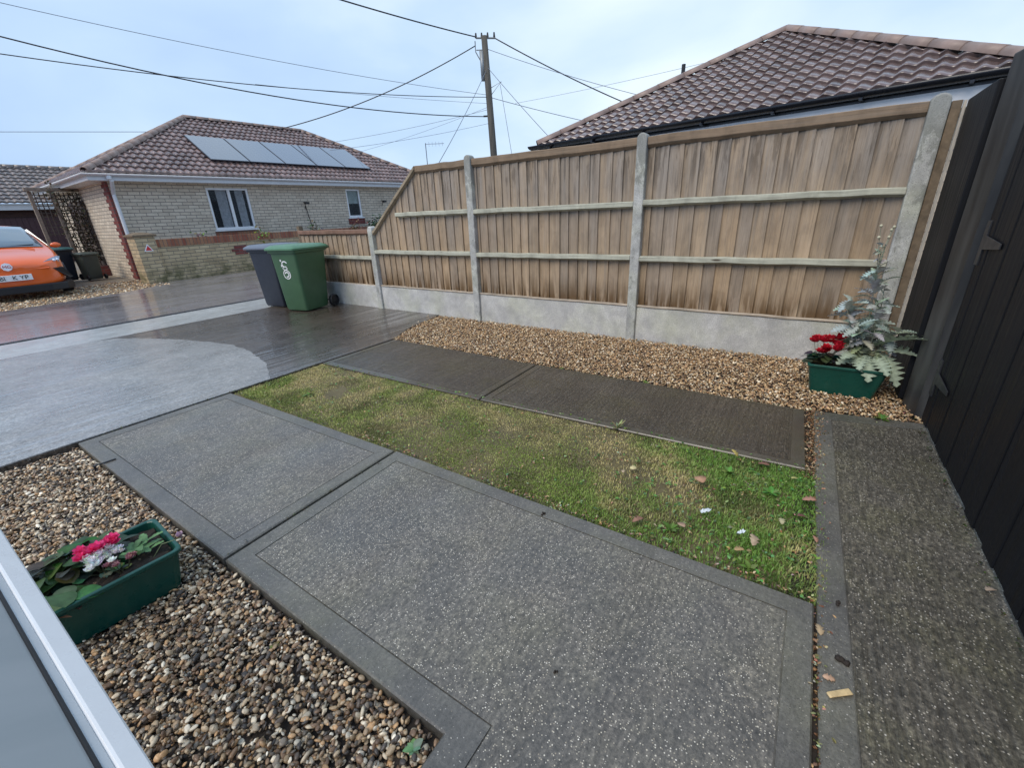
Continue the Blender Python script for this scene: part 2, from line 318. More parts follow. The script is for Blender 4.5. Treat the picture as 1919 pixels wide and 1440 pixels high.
def setcol(o, c):
    me = o.data; a = me.color_attributes.new('Col', 'FLOAT_COLOR', 'POINT'); n = len(me.vertices)
    arr = np.ones((n, 4), np.float32); arr[:, :3] = c; a.data.foreach_set('color', arr.ravel()); return o
m = Mt('black_stained_timber', .5, .3); g = m.noise(m.co((30, 30, 1.2)), 1.5, 6, .6, .4)
m.col(m.ramp(g, [(0.3, (.002, .0025, .004)), (0.75, (.006, .007, .011))])); m.bump(g, .003); m.ro(m.ramp(g, [(0.3, .45), (0.7, .7)])); M['black_wood'] = m.m
m = Mt('painted_sheen_post_timber', .5, .5); g = m.noise(m.co((5, 5, .8)), 1.2, 4, .5, .3)
m.col(m.ramp(g, [(0.35, (.012, .012, .013)), (0.75, (.10, .098, .09))])); m.bump(g, .001); M['grey_wood'] = m.m  # dark grey paint, sky sheen painted in as the paler grey
M['iron'] = plain('black_painted_iron', (.025, .026, .03), .4)
M['pebble'] = vcol('river_pebble', .38, spec=.5, sc=90, var=.22)
M['pebble_far'] = vcol('fence_gravel_stone', .5, spec=.4, sc=90, var=.2)
M['grass'] = vcol('grass_blade', .55, trans=.25); M['leafmat'] = vcol('plant_leaf', .5, trans=.2, var=.25, sc=40); M['petal'] = vcol('flower_petal', .6, trans=.25, sc=50)
M['silver'] = vcol('silver_felt_leaf', .85, trans=.15, spec=.15, sc=40, var=.2)
M['dead'] = vcol('fallen_leaf', .7, trans=.1, sc=30, var=.3)

# ================================================================ SETTING
def struct(name, bm, mat, **k): return obj(name, bm, mat, kind='structure', **k)
bm = bmesh.new(); prism(bm, [(-120, -120), (160, -120), (160, 160), (-120, 160)], -.4, -.10); struct('ground', bm, M['earth'])
bm = bmesh.new(); prism(bm, [(-40, 9.15), (40, 9.7), (40, 15.2), (4.75, 15.1), (4.5, 14.5), (4.16, 14.2), (3.4, 13.85), (2.68, 13.65), (1.5, 13.42), (-40, 12.2)], -.12, -.014); struct('road', bm, M['road'])
bm = bmesh.new(); prism(bm, [(-40, 12.15), (1.5, 13.4), (2.68, 13.62), (4.16, 14.17), (4.8, 15.1), (12, 15.25), (20, 40), (-40, 40)], -.14, -.036); struct('gravel_drive', bm, M['grit'])
bm = bmesh.new(); prism(bm, [(-40, 8.24), (4.16, 8.15), (14, 8.5), (14, 9.7), (4.74, 9.24), (1.2, 9.2), (-40, 9.2)], -.14, -.004); struct('kerb', bm, M['kerb'], bevel=.008)
def slab(name, outer, inner, ms, mr, z=0.0, th=.12, label=None):
    """slab with a trowelled margin, a tooled groove and a textured centre"""
    bm = bmesh.new(); n = len(outer)
    def offs(poly, d):
        cx = sum(p[0] for p in poly) / n; cy = sum(p[1] for p in poly) / n; o = []
        for i, p in enumerate(poly):
            a = Vector(poly[i - 1]); b = Vector(p); c = Vector(poly[(i + 1) % n])
            n1 = Vector((-(b - a).y, (b - a).x)).normalized(); n2 = Vector((-(c - b).y, (c - b).x)).normalized()
            k = (n1 + n2); k = k / max(.3, k.dot(n1)); o.append((b.x + k.x * d, b.y + k.y * d))
        return o
    a = sum(outer[i][0] * outer[(i + 1) % n][1] - outer[(i + 1) % n][0] * outer[i][1] for i in range(n))
    if a < 0: outer = outer[::-1]; inner = inner[::-1]
    e1 = offs(outer, .006)
    g1, g2 = inner, offs(inner, .005)
    rows = [[(x, y, z - th) for x, y in outer], [(x, y, z - .006) for x, y in outer], [(x, y, z) for x, y in e1], [(x, y, z) for x, y in g1], [(x, y, z - .006) for x, y in g1], [(x, y, z - .006) for x, y in g2], [(x, y, z - .0005) for x, y in g2]]
    V = [[bm.verts.new(p) for p in r] for r in rows]
    for j in range(len(rows) - 1):
        for i in range(n):
            f = bm.faces.new((V[j][i], V[j][(i + 1) % n], V[j + 1][(i + 1) % n], V[j + 1][i])); f.material_index = 0
    f = bm.faces.new(V[-1]); f.material_index = 1
    bmesh.ops.triangulate(bm, faces=[f]); bmesh.ops.recalc_face_normals(bm, faces=bm.faces)
    return struct(name, bm, [ms, mr])
slab('path', [(.54, 2.022), (1.645, 2.075), (1.645, -.25), (-.9, -.25), (-.9, .655), (.54, .67)], [(.63, 1.93), (1.555, 1.98), (1.555, -.165), (-.8, -.165), (-.8, .56), (.63, .56)], M['slab_smooth'], M['slab_rough'])
slab('path', [(.54, 4.235), (1.61, 4.24), (1.64, 2.095), (.54, 2.042)], [(.63, 4.13), (1.52, 4.14), (1.55, 2.18), (.63, 2.125)], M['slab_smooth'], M['slab_rough'])
slab('path', [(2.565, 4.235), (3.6, 4.235), (3.58, 2.135), (2.6, 2.115)], [(2.64, 4.15), (3.57, 4.15), (3.55, 2.2), (2.67, 2.19)], M['dark_smooth'], M['dark_rough'])
slab('path', [(2.6, 2.10), (3.58, 2.12), (3.6, -.17), (2.7, -.20)], [(2.67, 2.03), (3.56, 2.05), (3.57, -.10), (2.76, -.12)], M['dark_smooth'], M['dark_rough'])
slab('path', [(-1.5, -.305), (3.62, -.23), (3.72, -.80), (3.72, -1.7), (-1.5, -1.7)], [(-1.4, -.39), (3.5, -.33), (3.60, -.80), (3.6, -1.6), (-1.4, -1.6)], M['slab_smooth'], M['path_dark'], z=-.002)
bm = bmesh.new(); prism(bm, [(-30, 4.262), (3.6, 4.27), (4.1, 4.5), (5.4, 4.8), (5.4, 8.13), (4.16, 8.13), (-30, 8.22)], -.14, 0.0); struct('driveway', bm, M['drive_wet'], bevel=.006)
def jag(poly, amp, step=.06, skip=()):
    o = []
    for i, p in enumerate(poly):
        q = poly[(i + 1) % len(poly)]; L_ = math.dist(p, q); n = 1 if (i in skip or L_ > 5) else max(1, int(L_ / step))
        for k in range(n):
            t = k / n; a = amp if k else amp * .5; o.append((p[0] + (q[0] - p[0]) * t + random.uniform(-a, a), p[1] + (q[1] - p[1]) * t + random.uniform(-a, a)))
    return o
bm = bmesh.new(); prism(bm, jag([(-29.8, 4.27), (2.0, 4.275), (2.12, 4.5), (2.28, 4.9), (2.42, 5.5), (2.46, 6.0), (2.38, 6.5), (2.27, 6.95), (2.08, 7.5), (1.85, 8.0), (1.6, 8.12), (-29.8, 8.16)], .012), -.01, .004); struct('driveway', bm, M['drive_sky_patch'], bevel=.003)
bm = bmesh.new(); prism(bm, [(-3, .6), (.56, .6), (.56, 4.26), (-3, 4.26)], -.14, -.05); struct('gravel_bed', bm, M['soil'])
bm = bmesh.new(); prism(bm, [(3.55, -1.2), (5.1, -1.2), (5.1, 4.9), (3.55, 4.3)], -.14, -.035); struct('gravel_bed', bm, M['soil'])
bm = bmesh.new(); prism(bm, [(1.6, -.34), (2.72, -.34), (2.6, 4.25), (1.6, 4.25)], -.14, -.022); struct('lawn', bm, concrete('thatchy_soil', (.17, .14, .07), (.8, .9), damp=.5, dampsc=4))
bm = bmesh.new(); prism(bm, [(-1.4, -.33), (3.6, -.33), (3.6, -.16), (-1.4, -.16)], -.14, -.02); struct('path_joint', bm, M['soil'])

# ---------------------------------------------------------------- pebbles, grass, debris
def ico(sub):
    b = bmesh.new(); bmesh.ops.create_icosphere(b, subdivisions=sub, radius=1); b.verts.ensure_lookup_table()
    v = np.array([x.co[:] for x in b.verts]); f = np.array([[q.index for q in x.verts] for x in b.faces]); b.free(); return v, f
def stones(name, pos, size, pal, mat, sub, flat=.55, z0=-.045, zr=.02):
    v, f = ico(sub); n = len(pos)
    s = size[0] + (size[1] - size[0]) * rng.random(n) ** 1.6
    ax = np.stack([s * rng.uniform(.8, 1.25, n), s * rng.uniform(.55, .9, n), s * rng.uniform(.35, flat, n)], 1) / 2
    q = rng.normal(size=(n, 4)) * np.array([1, .28, .28, 1]); q /= np.linalg.norm(q, axis=1)[:, None]
    w_, x, y, z = q.T
    Rm = np.stack([1 - 2 * (y * y + z * z), 2 * (x * y - z * w_), 2 * (x * z + y * w_), 2 * (x * y + z * w_), 1 - 2 * (x * x + z * z), 2 * (y * z - x * w_), 2 * (x * z - y * w_), 2 * (y * z + x * w_), 1 - 2 * (x * x + y * y)], 1).reshape(n, 3, 3)
    lump = 1 + .16 * rng.normal(size=(n, len(v), 1)).clip(-1.5, 1.5) * (1 if sub == 1 else .6)
    P = (v[None] * lump) * ax[:, None, :]; P = np.einsum('nij,nkj->nki', Rm, P)
    P += np.concatenate([pos, (z0 + zr * rng.random(n))[:, None]], 1)[:, None, :]
    F = f[None] + (np.arange(n) * len(v))[:, None, None]
    pal = np.array(pal) * np.array([1.05, 1.0, .9]); c = pal[rng.choice(len(pal), n, p=None)] * rng.uniform(.6, 1.3, (n, 1))
    o = nmesh(name, P.reshape(-1, 3), F.reshape(-1, 3), np.repeat(c, len(v), 0), mat, kind='stuff'); return o
PAL = [(.36, .26, .16), (.25, .16, .10), (.11, .085, .07), (.075, .065, .06), (.78, .72, .62), (.50, .39, .27), (.52, .33, .18), (.20, .17, .14), (.30, .22, .15), (.60, .50, .38), (.18, .115, .075), (.08, .07, .065), (.66, .58, .46)]
PALF = [(.52, .36, .21), (.40, .26, .14), (.66, .53, .36), (.28, .18, .11), (.76, .68, .56), (.48, .30, .17), (.18, .12, .09), (.58, .43, .26), (.36, .27, .19)]
n = 34000; pos = np.stack([rng.uniform(-.45, .53, n), rng.uniform(.68, 4.22, n)], 1)
o = stones('pebbles', pos, (.011, .029), PAL, M['pebble'], 2, z0=-.054, zr=.032); tag(o, 'mixed brown grey and white rounded pebbles between the slabs and window', 'pebbles')
n = 34000; x = rng.uniform(3.62, 4.93, n); y = rng.uniform(-.95, 4.95, n)
k = ((x - 3.62) * .42 + 4.32 > y); k &= ~((x < 3.70) & (y < -.26)); pos = np.stack([x, y], 1)[k]
o = stones('gravel', pos, (.014, .030), PALF, M['pebble_far'], 1, z0=-.032, zr=.03); tag(o, 'tan and orange shingle strip along the foot of the fence', 'gravel')
n = 2600; x = rng.uniform(-1, 3.6, n); y = rng.normal(-.275, .013, n) + .008 * np.maximum(0, x - 2)
k = rng.random(n) < np.where(x > 1.6, .45, 1); o = stones('debris', np.stack([x, y], 1)[k], (.006, .02), [(.20, .11, .05), (.12, .06, .03), (.30, .20, .10), (.08, .05, .03), (.10, .11, .04)], M['pebble_far'], 1, z0=-.02, zr=.014)
tag(o, 'brown leaf crumbs and grit filling the joint beside the side path', 'debris')
n = 900; x = rng.uniform(2.62, 3.62, n); y = -.235 + rng.normal(0, .03, n); o = stones('debris', np.stack([x, y], 1), (.008, .022), [(.25, .14, .07), (.16, .09, .05), (.45, .36, .25), (.09, .08, .04)], M['pebble_far'], 1, z0=-.02, zr=.022)
tag(o, 'loose stones and leaf bits between the dark slab and the side path', 'debris')
n = 5200; x = rng.uniform(.2, 4.9, n); y = rng.uniform(13.2, 17.0, n); k = y > 13.2 + (x - 1) * .32; o = stones('gravel', np.stack([x, y], 1)[k], (.03, .07), PALF[:7], M['pebble_far'], 1, z0=-.036, zr=.02)
tag(o, 'wet shingle drive in front of the orange car', 'gravel')

def blades(name, n, xr, yr, hfun, cfun, mat, lab, keep=None, wd=(.0016, .0032), lean=.8, z=-.022):
    x = rng.uniform(*xr, n); y = rng.uniform(*yr, n)
    if keep is not None: q = keep(x, y); x, y = x[q], y[q]; n = len(x)
    h = hfun(x, y) * rng.uniform(.55, 1.25, n); a = rng.uniform(0, 2 * math.pi, n); ln = rng.uniform(.15, 1, n) * lean; wdt = rng.uniform(*wd, n)
    dx, dy = np.cos(a), np.sin(a); px, py = -dy, dx; V = []
    for t, ww in ((0, 1), (.5, .8), (1, .0)):
        cx = x + dx * h * ln * t * t; cy = y + dy * h * ln * t * t; cz = z + h * t * (1 - .35 * ln * t)
        for s in (-1, 1):
            V.append(np.stack([cx + px * wdt * ww * s, cy + py * wdt * ww * s, cz], 1))
    V = np.stack(V, 1).reshape(-1, 3); b = (np.arange(n) * 6)[:, None]
    F = np.concatenate([b + np.array([0, 1, 3, 2]), b + np.array([2, 3, 5, 4])], 0)
    c = cfun(x, y, n); o = nmesh(name, V, F, np.repeat(c, 6, 0), mat, kind='stuff', smooth=False); tag(o, lab, 'grass'); return o
def lawnx(y): return 1.655 + .0 * y, 2.565 + .03 * (4.2 - y)
def gh(x, y):
    f = fbm(x, y, 3.2, 3); lush = 1 / (1 + np.exp((y - .7) * 3)); return .011 + .005 * f + .017 * lush + .010 * (y > 3.9)
def gc(x, y, n):
    f = 2.1 * fbm(x, y, 4.5, 5) + 1.1 * fbm(x, y, 17, 8); lush = 1 / (1 + np.exp((y - .9) * 2.5)) * 1.15 + .55 * (np.abs(x - 1.7) < .08) + .45 * (x > 2.5 - .0 * y) + .4 * (y > 4.0)
    dry = 1 / (1 + np.exp(-(f * 2.6 + .25 - 2.6 * lush + rng.normal(0, .9, n))))
    g1 = np.array([.18, .27, .05]); g2 = np.array([.38, .45, .12]); d1 = np.array([.72, .58, .33]); d2 = np.array([.54, .49, .20])
    u = rng.random((n, 1)); g = g1 * u + g2 * (1 - u); fr = (1 / (1 + np.exp((y - .7) * 5)))[:, None] * .7; g = g * (1 - fr) + np.array([.14, .33, .06]) * fr; u = rng.random((n, 1)); dr = d1 * u + d2 * (1 - u); dry = dry[:, None]; dk = (fbm(x, y, 9, 21) + rng.normal(0, .3, n) > .45)[:, None]
    return (g * (1 - dry) + dr * dry) * rng.uniform(.6, 1.35, (n, 1)) * np.where(dk, .5, 1.0)
blades('grass', 140000, (1.63, 2.72), (-.29, 4.27), gh, gc, M['grass'], 'patchy green and straw coloured lawn strip between the concrete slabs',
       keep=lambda x, y: (x > 1.650 + .007 * np.sin(y * 23) - .02 * rng.random(len(x)) ** 3) & (x < 2.560 + .033 * (4.2 - y) + .012 * np.sin(y * 17) + .04 * rng.random(len(x)) ** 4) & (rng.random(len(x)) < .75 + .7 * fbm(x, y, 8, 9)) & (y < 4.24 - .0 * x))
M['weed'] = vcol('weed_leaf', .5, trans=.2)
def leafpoly(bm, L, W, n=6, curl=.2, lobes=0, M4=None, col=None, fold=.15, heart=False):
    """one broad leaf as a strip either side of its midrib"""
    layer = bm.verts.layers.float_color.get('Col') or bm.verts.layers.float_color.new('Col')
    mid = []; l = []; r = []
    for i in range(n + 1):
        t = i / n; wv = math.sin(math.pi * min(1, (t * .92 + .06))) ** .8 * W
        if heart: wv = W * (math.sqrt(max(0, 1 - (2 * t - 1) ** 2)) * (1.12 - .35 * t)) + .001
        if lobes: wv *= (.55 + .45 * abs(math.sin(t * math.pi * lobes))) * (1 if i % 2 else .62)
        z = -curl * L * t * t
        c0 = Vector((t * L, 0, z)); mid.append(c0); up = fold * wv
        l.append(Vector((t * L + (.18 * wv if lobes and i % 2 else 0), wv, z + up))); r.append(Vector((t * L + (.18 * wv if lobes and i % 2 else 0), -wv, z + up)))
    vs = []
    for grp, k in ((l, .88), (mid, 1.2), (r, .95)):
        row = []
        for p in grp:
            v = bm.verts.new(M4 @ p if M4 else p); v[layer] = (col[0] * k, col[1] * k, col[2] * k, 1); row.append(v)
        vs.append(row)
    for i in range(n):
        bm.faces.new((vs[0][i], vs[1][i], vs[1][i + 1], vs[0][i + 1])); bm.faces.new((vs[1][i], vs[2][i], vs[2][i + 1], vs[1][i + 1]))
def mat4(p, az, el=0, roll=0, s=1):
    return Matrix.Translation(p) @ Matrix.Rotation(az, 4, 'Z') @ Matrix.Rotation(-el, 4, 'Y') @ Matrix.Rotation(roll, 4, 'X') @ Matrix.Scale(s, 4)
def rosette(name, p, n, L, W, c, lab, el=(10, 50), cat='weed', mat=None, lobes=0, par=None, group=None):
    L *= .75; c = (c[0] * 1.25, c[1] * .95, c[2] * .9); bm = bmesh.new()
    for i in range(n):
        f = random.uniform(.6, 1.15); cc = tuple(x * random.uniform(.75, 1.25) for x in c)
        leafpoly(bm, L * f, W * f, 6, .3, lobes, mat4(Vector(p) + Vector((0, 0, random.uniform(0, .004))), i * 2.4 + random.uniform(-.3, .3), R(random.uniform(*el)), R(random.uniform(-20, 20))), cc)
    o = obj(name, bm, mat or M['weed'], par, smooth=True)
    return tag(o, lab, cat, group) if lab else o
rosette('weed', (.47, .73, -.03), 8, .045, .012, (.12, .30, .16), 'small blue green seedling at the corner of the pebble bed')
rosette('weed', (.43, 1.42, -.03), 6, .03, .008, (.14, .22, .07), 'tiny green sprig among the pebbles by the near slab edge')
rosette('weed', (3.68, -.62, -.01), 16, .09, .012, (.08, .19, .04), 'bright green weed tuft at the end of the side path by the gate')
rosette('weed', (3.62, 1.02, -.01), 10, .05, .009, (.13, .24, .07), 'small weed on the shingle beside the dark slab opposite the post')
rosette('weed', (3.60, 1.85, -.01), 8, .04, .008, (.11, .20, .05), 'tiny weed at the joint of the two dark slabs')
rosette('weed', (2.66, .92, -.01), 14, .10, .008, (.20, .30, .17), 'spiky pale grass tuft growing against the dark slab edge', el=(35, 80))
rosette('weed', (1.95, 3.55, -.01), 10, .07, .012, (.10, .20, .05), 'flat green dandelion rosette in the far end of the lawn', el=(5, 25))
rosette('weed', (2.45, .17, -.01), 14, .06, .012, (.10, .26, .05), 'bright clover clump near the top corner of the lawn', el=(10, 60))
rosette('weed', (2.35, -.05, -.005), 14, .055, .013, (.10, .27, .06), 'clover clump beside the reddish leaves at the lawn corner', el=(10, 60))
rosette('weed', (1.80, .33, -.01), 14, .06, .012, (.09, .20, .04), 'dark green weed below the white scrap in the lawn', el=(10, 60))
rosette('weed', (1.72, -.02, -.01), 12, .05, .010, (.11, .24, .05), 'low green weed at the lawn edge by the near slab', el=(10, 60))
def sprinkle(name, pts, L, cols, lab, mat, el=(0, 35), cat='plants', z=-.012, W=.5):
    bm = bmesh.new()
    for x, y in pts:
        for k in range(random.choice((2, 3, 3))):
            leafpoly(bm, L * random.uniform(.5, 1.2), L * W * random.uniform(.5, .9), 3, .3, 0, mat4(Vector((x, y, z + random.uniform(0, .016))), random.uniform(0, 6.28), R(random.uniform(*el)), R(random.uniform(-25, 25))), tuple(q * random.uniform(.6, 1.3) for q in random.choice(cols)))
    return tag(obj(name, bm, mat, kind='stuff', smooth=True), lab, cat)
pts = [(random.uniform(1.66, 2.66), min(4.2, -.26 + abs(random.gauss(0, .55)))) for _ in range(300)] + [(random.uniform(1.66, 2.6), random.uniform(-.2, 4.2)) for _ in range(120)] + [(2.575 + .033 * (4.2 - y) + random.gauss(0, .012), y) for y in [random.uniform(-.2, 4.2) for _ in range(160)]]
sprinkle('clover', pts, .018, [(.12, .22, .05), (.18, .29, .07), (.22, .31, .12), (.10, .17, .05)], 'small clover and broadleaf weeds growing through the lawn', M['weed'])
pts = [(random.uniform(1.66, 2.66), random.uniform(-.25, 4.2)) for _ in range(330)] + [(1.66 + abs(random.gauss(0, .02)), random.uniform(-.25, 2.5)) for _ in range(130)] + [(random.uniform(1.0, 3.6), random.gauss(-.27, .02)) for _ in range(90)] + [(random.uniform(3.6, 4.4), random.uniform(-.8, -.1)) for _ in range(60)]
sprinkle('leaf_litter', pts, .014, [(.30, .18, .09), (.42, .30, .16), (.20, .11, .06), (.5, .42, .25)], 'brown crumbs of dead leaf scattered over the lawn and joints', M['dead'], cat='leaf litter', W=.4)
pts = [(1.652 + random.gauss(0, .006), random.uniform(-.2, 4.2)) for _ in range(160)] + [(random.uniform(.6, 2.5), 4.25 + random.gauss(0, .006)) for _ in range(70)] + [(random.uniform(.56, 1.62), 2.04 + .033 * random.random()) for _ in range(14)] + [(3.62 + random.gauss(0, .02), random.uniform(-.1, 4.2)) for _ in range(90)] + [(4.86 + random.gauss(0, .02), random.uniform(-.5, 7.5)) for _ in range(140)] + [(random.uniform(1, 3.8), -.83 + random.gauss(0, .012)) for _ in range(110)]
sprinkle('moss', pts, .012, [(.06, .07, .025), (.09, .11, .035), (.05, .045, .025)], 'dark moss and dirt gathered in the joints and along the foot of the fence', M['weed'], el=(0, 60), cat='moss', z=-.010)
# fallen leaves and scraps
def fallen(p, s, c, lab, cat='leaf', rz=None, name='fallen_leaf', el=8, group=None, lobes=2):
    s *= .85; c = tuple(.8 * k + .05 for k in c); bm = bmesh.new(); leafpoly(bm, s, s * .42, 8, .25, lobes, mat4(Vector(p), random.uniform(0, 6.28) if rz is None else rz, R(el), R(random.uniform(-25, 25))), c, fold=.35)
    o = obj(name, bm, M['dead'], smooth=True); sd = o.modifiers.new('s', 'SOLIDIFY'); sd.thickness = .0012
    return tag(o, lab, cat, group)
fallen((2.21, .27, .035), .085, (.48, .25, .13), 'large curled tan leaf lying on the lawn', rz=.6, lobes=0)
fallen((2.19, .63, .025), .045, (.55, .47, .22), 'pale yellow leaf on the middle of the lawn', lobes=0)
fallen((2.14, .69, .02), .03, (.45, .33, .2), 'tiny brown leaf beside the pale yellow leaf', lobes=0)
fallen((2.60, .15, .03), .06, (.58, .46, .10), 'bright yellow leaf propped against the dark slab edge', el=45)
fallen((2.50, -.13, .03), .05, (.52, .48, .14), 'yellow green leaf near the lawn corner')
fallen((1.80, .27, .03), .05, (.50, .32, .2), 'small pinkish tan leaf below the white scrap', lobes=0)
fallen((1.90, -.01, .035), .08, (.60, .45, .30), 'broad pale tan leaf beside the bluish scrap')
fallen((1.76, .05, .03), .055, (.50, .33, .13), 'golden brown leaf near the near slab edge')
fallen((1.78, .46, .02), .07, (.28, .12, .06), 'russet leaf at the bottom edge of the lawn')
fallen((2.36, -.25, .02), .075, (.42, .19, .12), 'pink brown leaf lying over the lawn corner kerb')
fallen((2.16, -.17, .03), .045, (.20, .05, .04), 'dark red leaf at the right edge of the lawn')
fallen((2.10, -.11, .03), .05, (.50, .46, .25), 'pale olive leaf beside the dark red leaf')
fallen((2.05, -.24, .02), .045, (.45, .22, .14), 'reddish leaf on the right border of the lawn below the others')
fallen((2.62, -.02, .012), .07, (.25, .09, .05), 'brown leaf lying against the dark slab corner')
fallen((2.04, -.80, .012), .05, (.55, .40, .28), 'pale leaf lying at the foot of the black gate')
fallen((1.50, -.27, .0), .05, (.50, .36, .2), 'tan leaf fallen in the joint where the lawn ends', el=20)
fallen((1.33, -.275, .0), .04, (.50, .30, .18), 'small tan leaf in the joint beside the wood splinter', el=15)
fallen((2.98, -.21, .004), .05, (.30, .14, .07), 'brown leaf in the gap by the side path')
bm = bmesh.new(); vs = box(bm, -.038, .038, -.010, .010, 0, .006, Matrix.Translation((1.29, -.32, .001)) @ Matrix.Rotation(R(-52), 4, 'Z'))
for v in vs: v.co += Vector((random.uniform(-.004, .004), random.uniform(-.004, .004), random.uniform(0, .002)))
o = obj('wood_splinter', bm, M['timber_dark'], bevel=.002); o.data.materials.clear(); o.data.materials.append(plain('fresh_wood', (.62, .46, .24), .7, .2, sc=60)); tag(o, 'pale yellow wood splinter lying across the side path edge', 'wood scrap')
M['scrap'] = plain('white_scrap', (.62, .68, .72), .5)
for p, s, lab in (((1.97, .21, .03), .06, 'crumpled white plastic scrap on the lawn'), ((1.89, .04, .032), .04, 'small bluish white scrap beside the broad tan leaf')):
    bm = bmesh.new(); bmesh.ops.create_grid(bm, x_segments=5, y_segments=3, size=.5)
    for v in bm.verts: v.co = Vector((v.co.x * s, v.co.y * s * .4, random.uniform(0, .3) * s)); v.co = Matrix.Rotation(2.6, 3, 'Z') @ v.co + Vector(p)
    tag(obj('plastic_scrap', bm, M['scrap']), lab, 'litter')
bm = bmesh.new(); box(bm, -.05, .055, -.006, .006, .0, .006, Matrix.Translation((.55, 3.68, .002)) @ Matrix.Rotation(R(-5), 4, 'Z')); box(bm, -.062, -.05, -.006, .006, -.04, .006, Matrix.Translation((.55, 3.68, .002)))
tag(obj('strap', bm, M['black_plastic'], bevel=.001), 'short black strap hooked over the edge of the far near-side slab', 'strap')
for p, s, lab in (((1.575, .91, .004), .016, 'dark twig lump on the slab edge by the lawn'), ((1.69, -.33, .002), .018, 'dark crumb on the side path edge'), ((.88, .47, .003), .010, 'dark pellet on the middle of the near slab'), ((1.42, -.33, .002), .03, 'mossy clod straddling the joint')):
    bm = bmesh.new()
    for i in range(4): bmesh.ops.create_icosphere(bm, subdivisions=2, radius=s * .35, matrix=Matrix.Translation(Vector(p) + Vector((random.uniform(-1, 1) * s * .7, random.uniform(-1, 1) * s * .4, 0))))
    for v in bm.verts: v.co += Vector([random.uniform(-.08, .08) * s for _ in range(3)])
    tag(obj('debris_lump', bm, M['soil'], smooth=True), lab, 'debris')

# ================================================================ GARDEN FENCE
FX = 4.90    # front of posts
fence = empty('garden_fence', (FX, 2.6, -.03), 0, 'weathered timber fence with concrete posts and gravel boards along the shingle strip', 'fence')
def fp(name, bm, mat, **k):
    bmesh.ops.translate(bm, verts=bm.verts, vec=(-FX, -2.6, .03)); return obj(name, bm, mat, fence, **k)
def post(y, top, x=FX, w_=.105):
    bm = bmesh.new(); n = 7; prof = [(-w_ / 2, -.15), (-w_ / 2, top - .05)] + [(-w_ / 2 * math.cos(math.pi * i / n), top - .05 + .05 * math.sin(math.pi * i / n)) for i in range(1, n)] + [(w_ / 2, top - .05), (w_ / 2, -.15)]
    a = [bm.verts.new((x, y + p, z)) for p, z in prof]; b = [bm.verts.new((x + .11, y + p, z)) for p, z in prof]
    bm.faces.new(a); bm.faces.new(b[::-1])
    for i in range(len(prof)): bm.faces.new((a[i], b[i], b[(i + 1) % len(prof)], a[(i + 1) % len(prof)]))
    bmesh.ops.recalc_face_normals(bm, faces=bm.faces); return fp('post', bm, M['post'], bevel=.012)
post(6.0, 1.33); post(3.9, 2.16); post(1.62, 2.15); post(-.62, 2.15, w_=.12)
def boards(y0, y1, zb, ztop, x):
    """feather-edge boards, one tint each; ztop is a function of y"""
    bm = bmesh.new(); lay = bm.verts.layers.float_color.new('Col'); y = y0
    while y < y1 - .01:
        wd = random.uniform(.115, .155); y2 = min(y + wd, y1); t = random.random(); v_ = random.uniform(.82, 1.16)
        c = [(.42, .29, .17), (.38, .27, .175), (.47, .33, .20), (.33, .25, .18), (.45, .30, .165)][int(t * 5)]; c = [.6 * k * v_ + .4 * q for k, q in zip(c, (.34, .275, .205))]; c = [k * .98 for k in c]
        dx = random.uniform(-.002, .002)
        vs = [bm.verts.new(p) for p in ((x + dx, y, zb), (x + .019 + dx, y2 + .008, zb), (x + .019 + dx, y2 + .008, ztop(y2)), (x + dx, y, ztop(y)), (x + .028, y, zb), (x + .028, y2 + .008, zb), (x + .028, y2 + .008, ztop(y2)), (x + .028, y, ztop(y)))]
        for v in vs: v[lay] = (*c, 1)
        for q in ((0, 3, 2, 1), (4, 5, 6, 7), (0, 1, 5, 4), (3, 7, 6, 2), (0, 4, 7, 3), (1, 2, 6, 5)): bm.faces.new([vs[i] for i in q])
        y = y2
    return fp('board_panel', bm, M['board'])
def rail(y0, y1, z, x, h=.075, dpt=.055, name='rail', col=(.47, .47, .38), slope=0):
    bm = bmesh.new(); n = 10; wob = [random.uniform(-.004, .004) for _ in range(n + 1)]; rows = []
    for i in range(n + 1):
        y = y0 + (y1 - y0) * i / n; zz = z + slope * (y - y0) + wob[i]
        rows.append([bm.verts.new((x - a, y, zz + b)) for a, b in ((0, .0), (dpt, -.006), (dpt, -h * .72), (0, -h))])
    for i in range(n):
        for k in range(4): bm.faces.new((rows[i][k], rows[i][(k + 1) % 4], rows[i + 1][(k + 1) % 4], rows[i + 1][k]))
    bm.faces.new(rows[0]); bm.faces.new(rows[-1][::-1]); bmesh.ops.recalc_face_normals(bm, faces=bm.faces)
    o = fp(name, bm, M['rail'], bevel=.004); return setcol(o, col)
BX = 4.955
segs = [(-.56, 1.567, lambda y: 2.08), (1.673, 3.847, lambda y: 2.08), (3.953, 5.947, lambda y: min(2.08, 2.085 - (y - 4.9) * .80))]
for y0, y1, zt in segs: boards(y0, y1, .375, zt, BX)
boards(6.053, 8.1, .36, lambda y: 1.25, BX + .03)
for y0, y1 in ((-.56, 1.567), (1.673, 3.847)):
    for z in (1.515, .955): rail(y0, y1, z + random.uniform(-.006, .006), BX)
rail(3.953, 5.36, 1.515, BX); rail(3.953, 5.947, .965, BX); rail(6.053, 8.1, .86, BX + .03)
for y0, y1 in ((-.56, 1.567), (1.673, 3.847), (3.953, 4.87)):
    rail(y0, y1, 2.115, BX, .105, .03, 'capping_rail', (.25, .18, .12)); rail(y0, y1, .40, BX, .03, .03, 'bottom_rail', (.45, .38, .30))
rail(6.053, 8.1, 1.285, BX + .03, .09, .03, 'capping_rail', (.24, .14, .10))
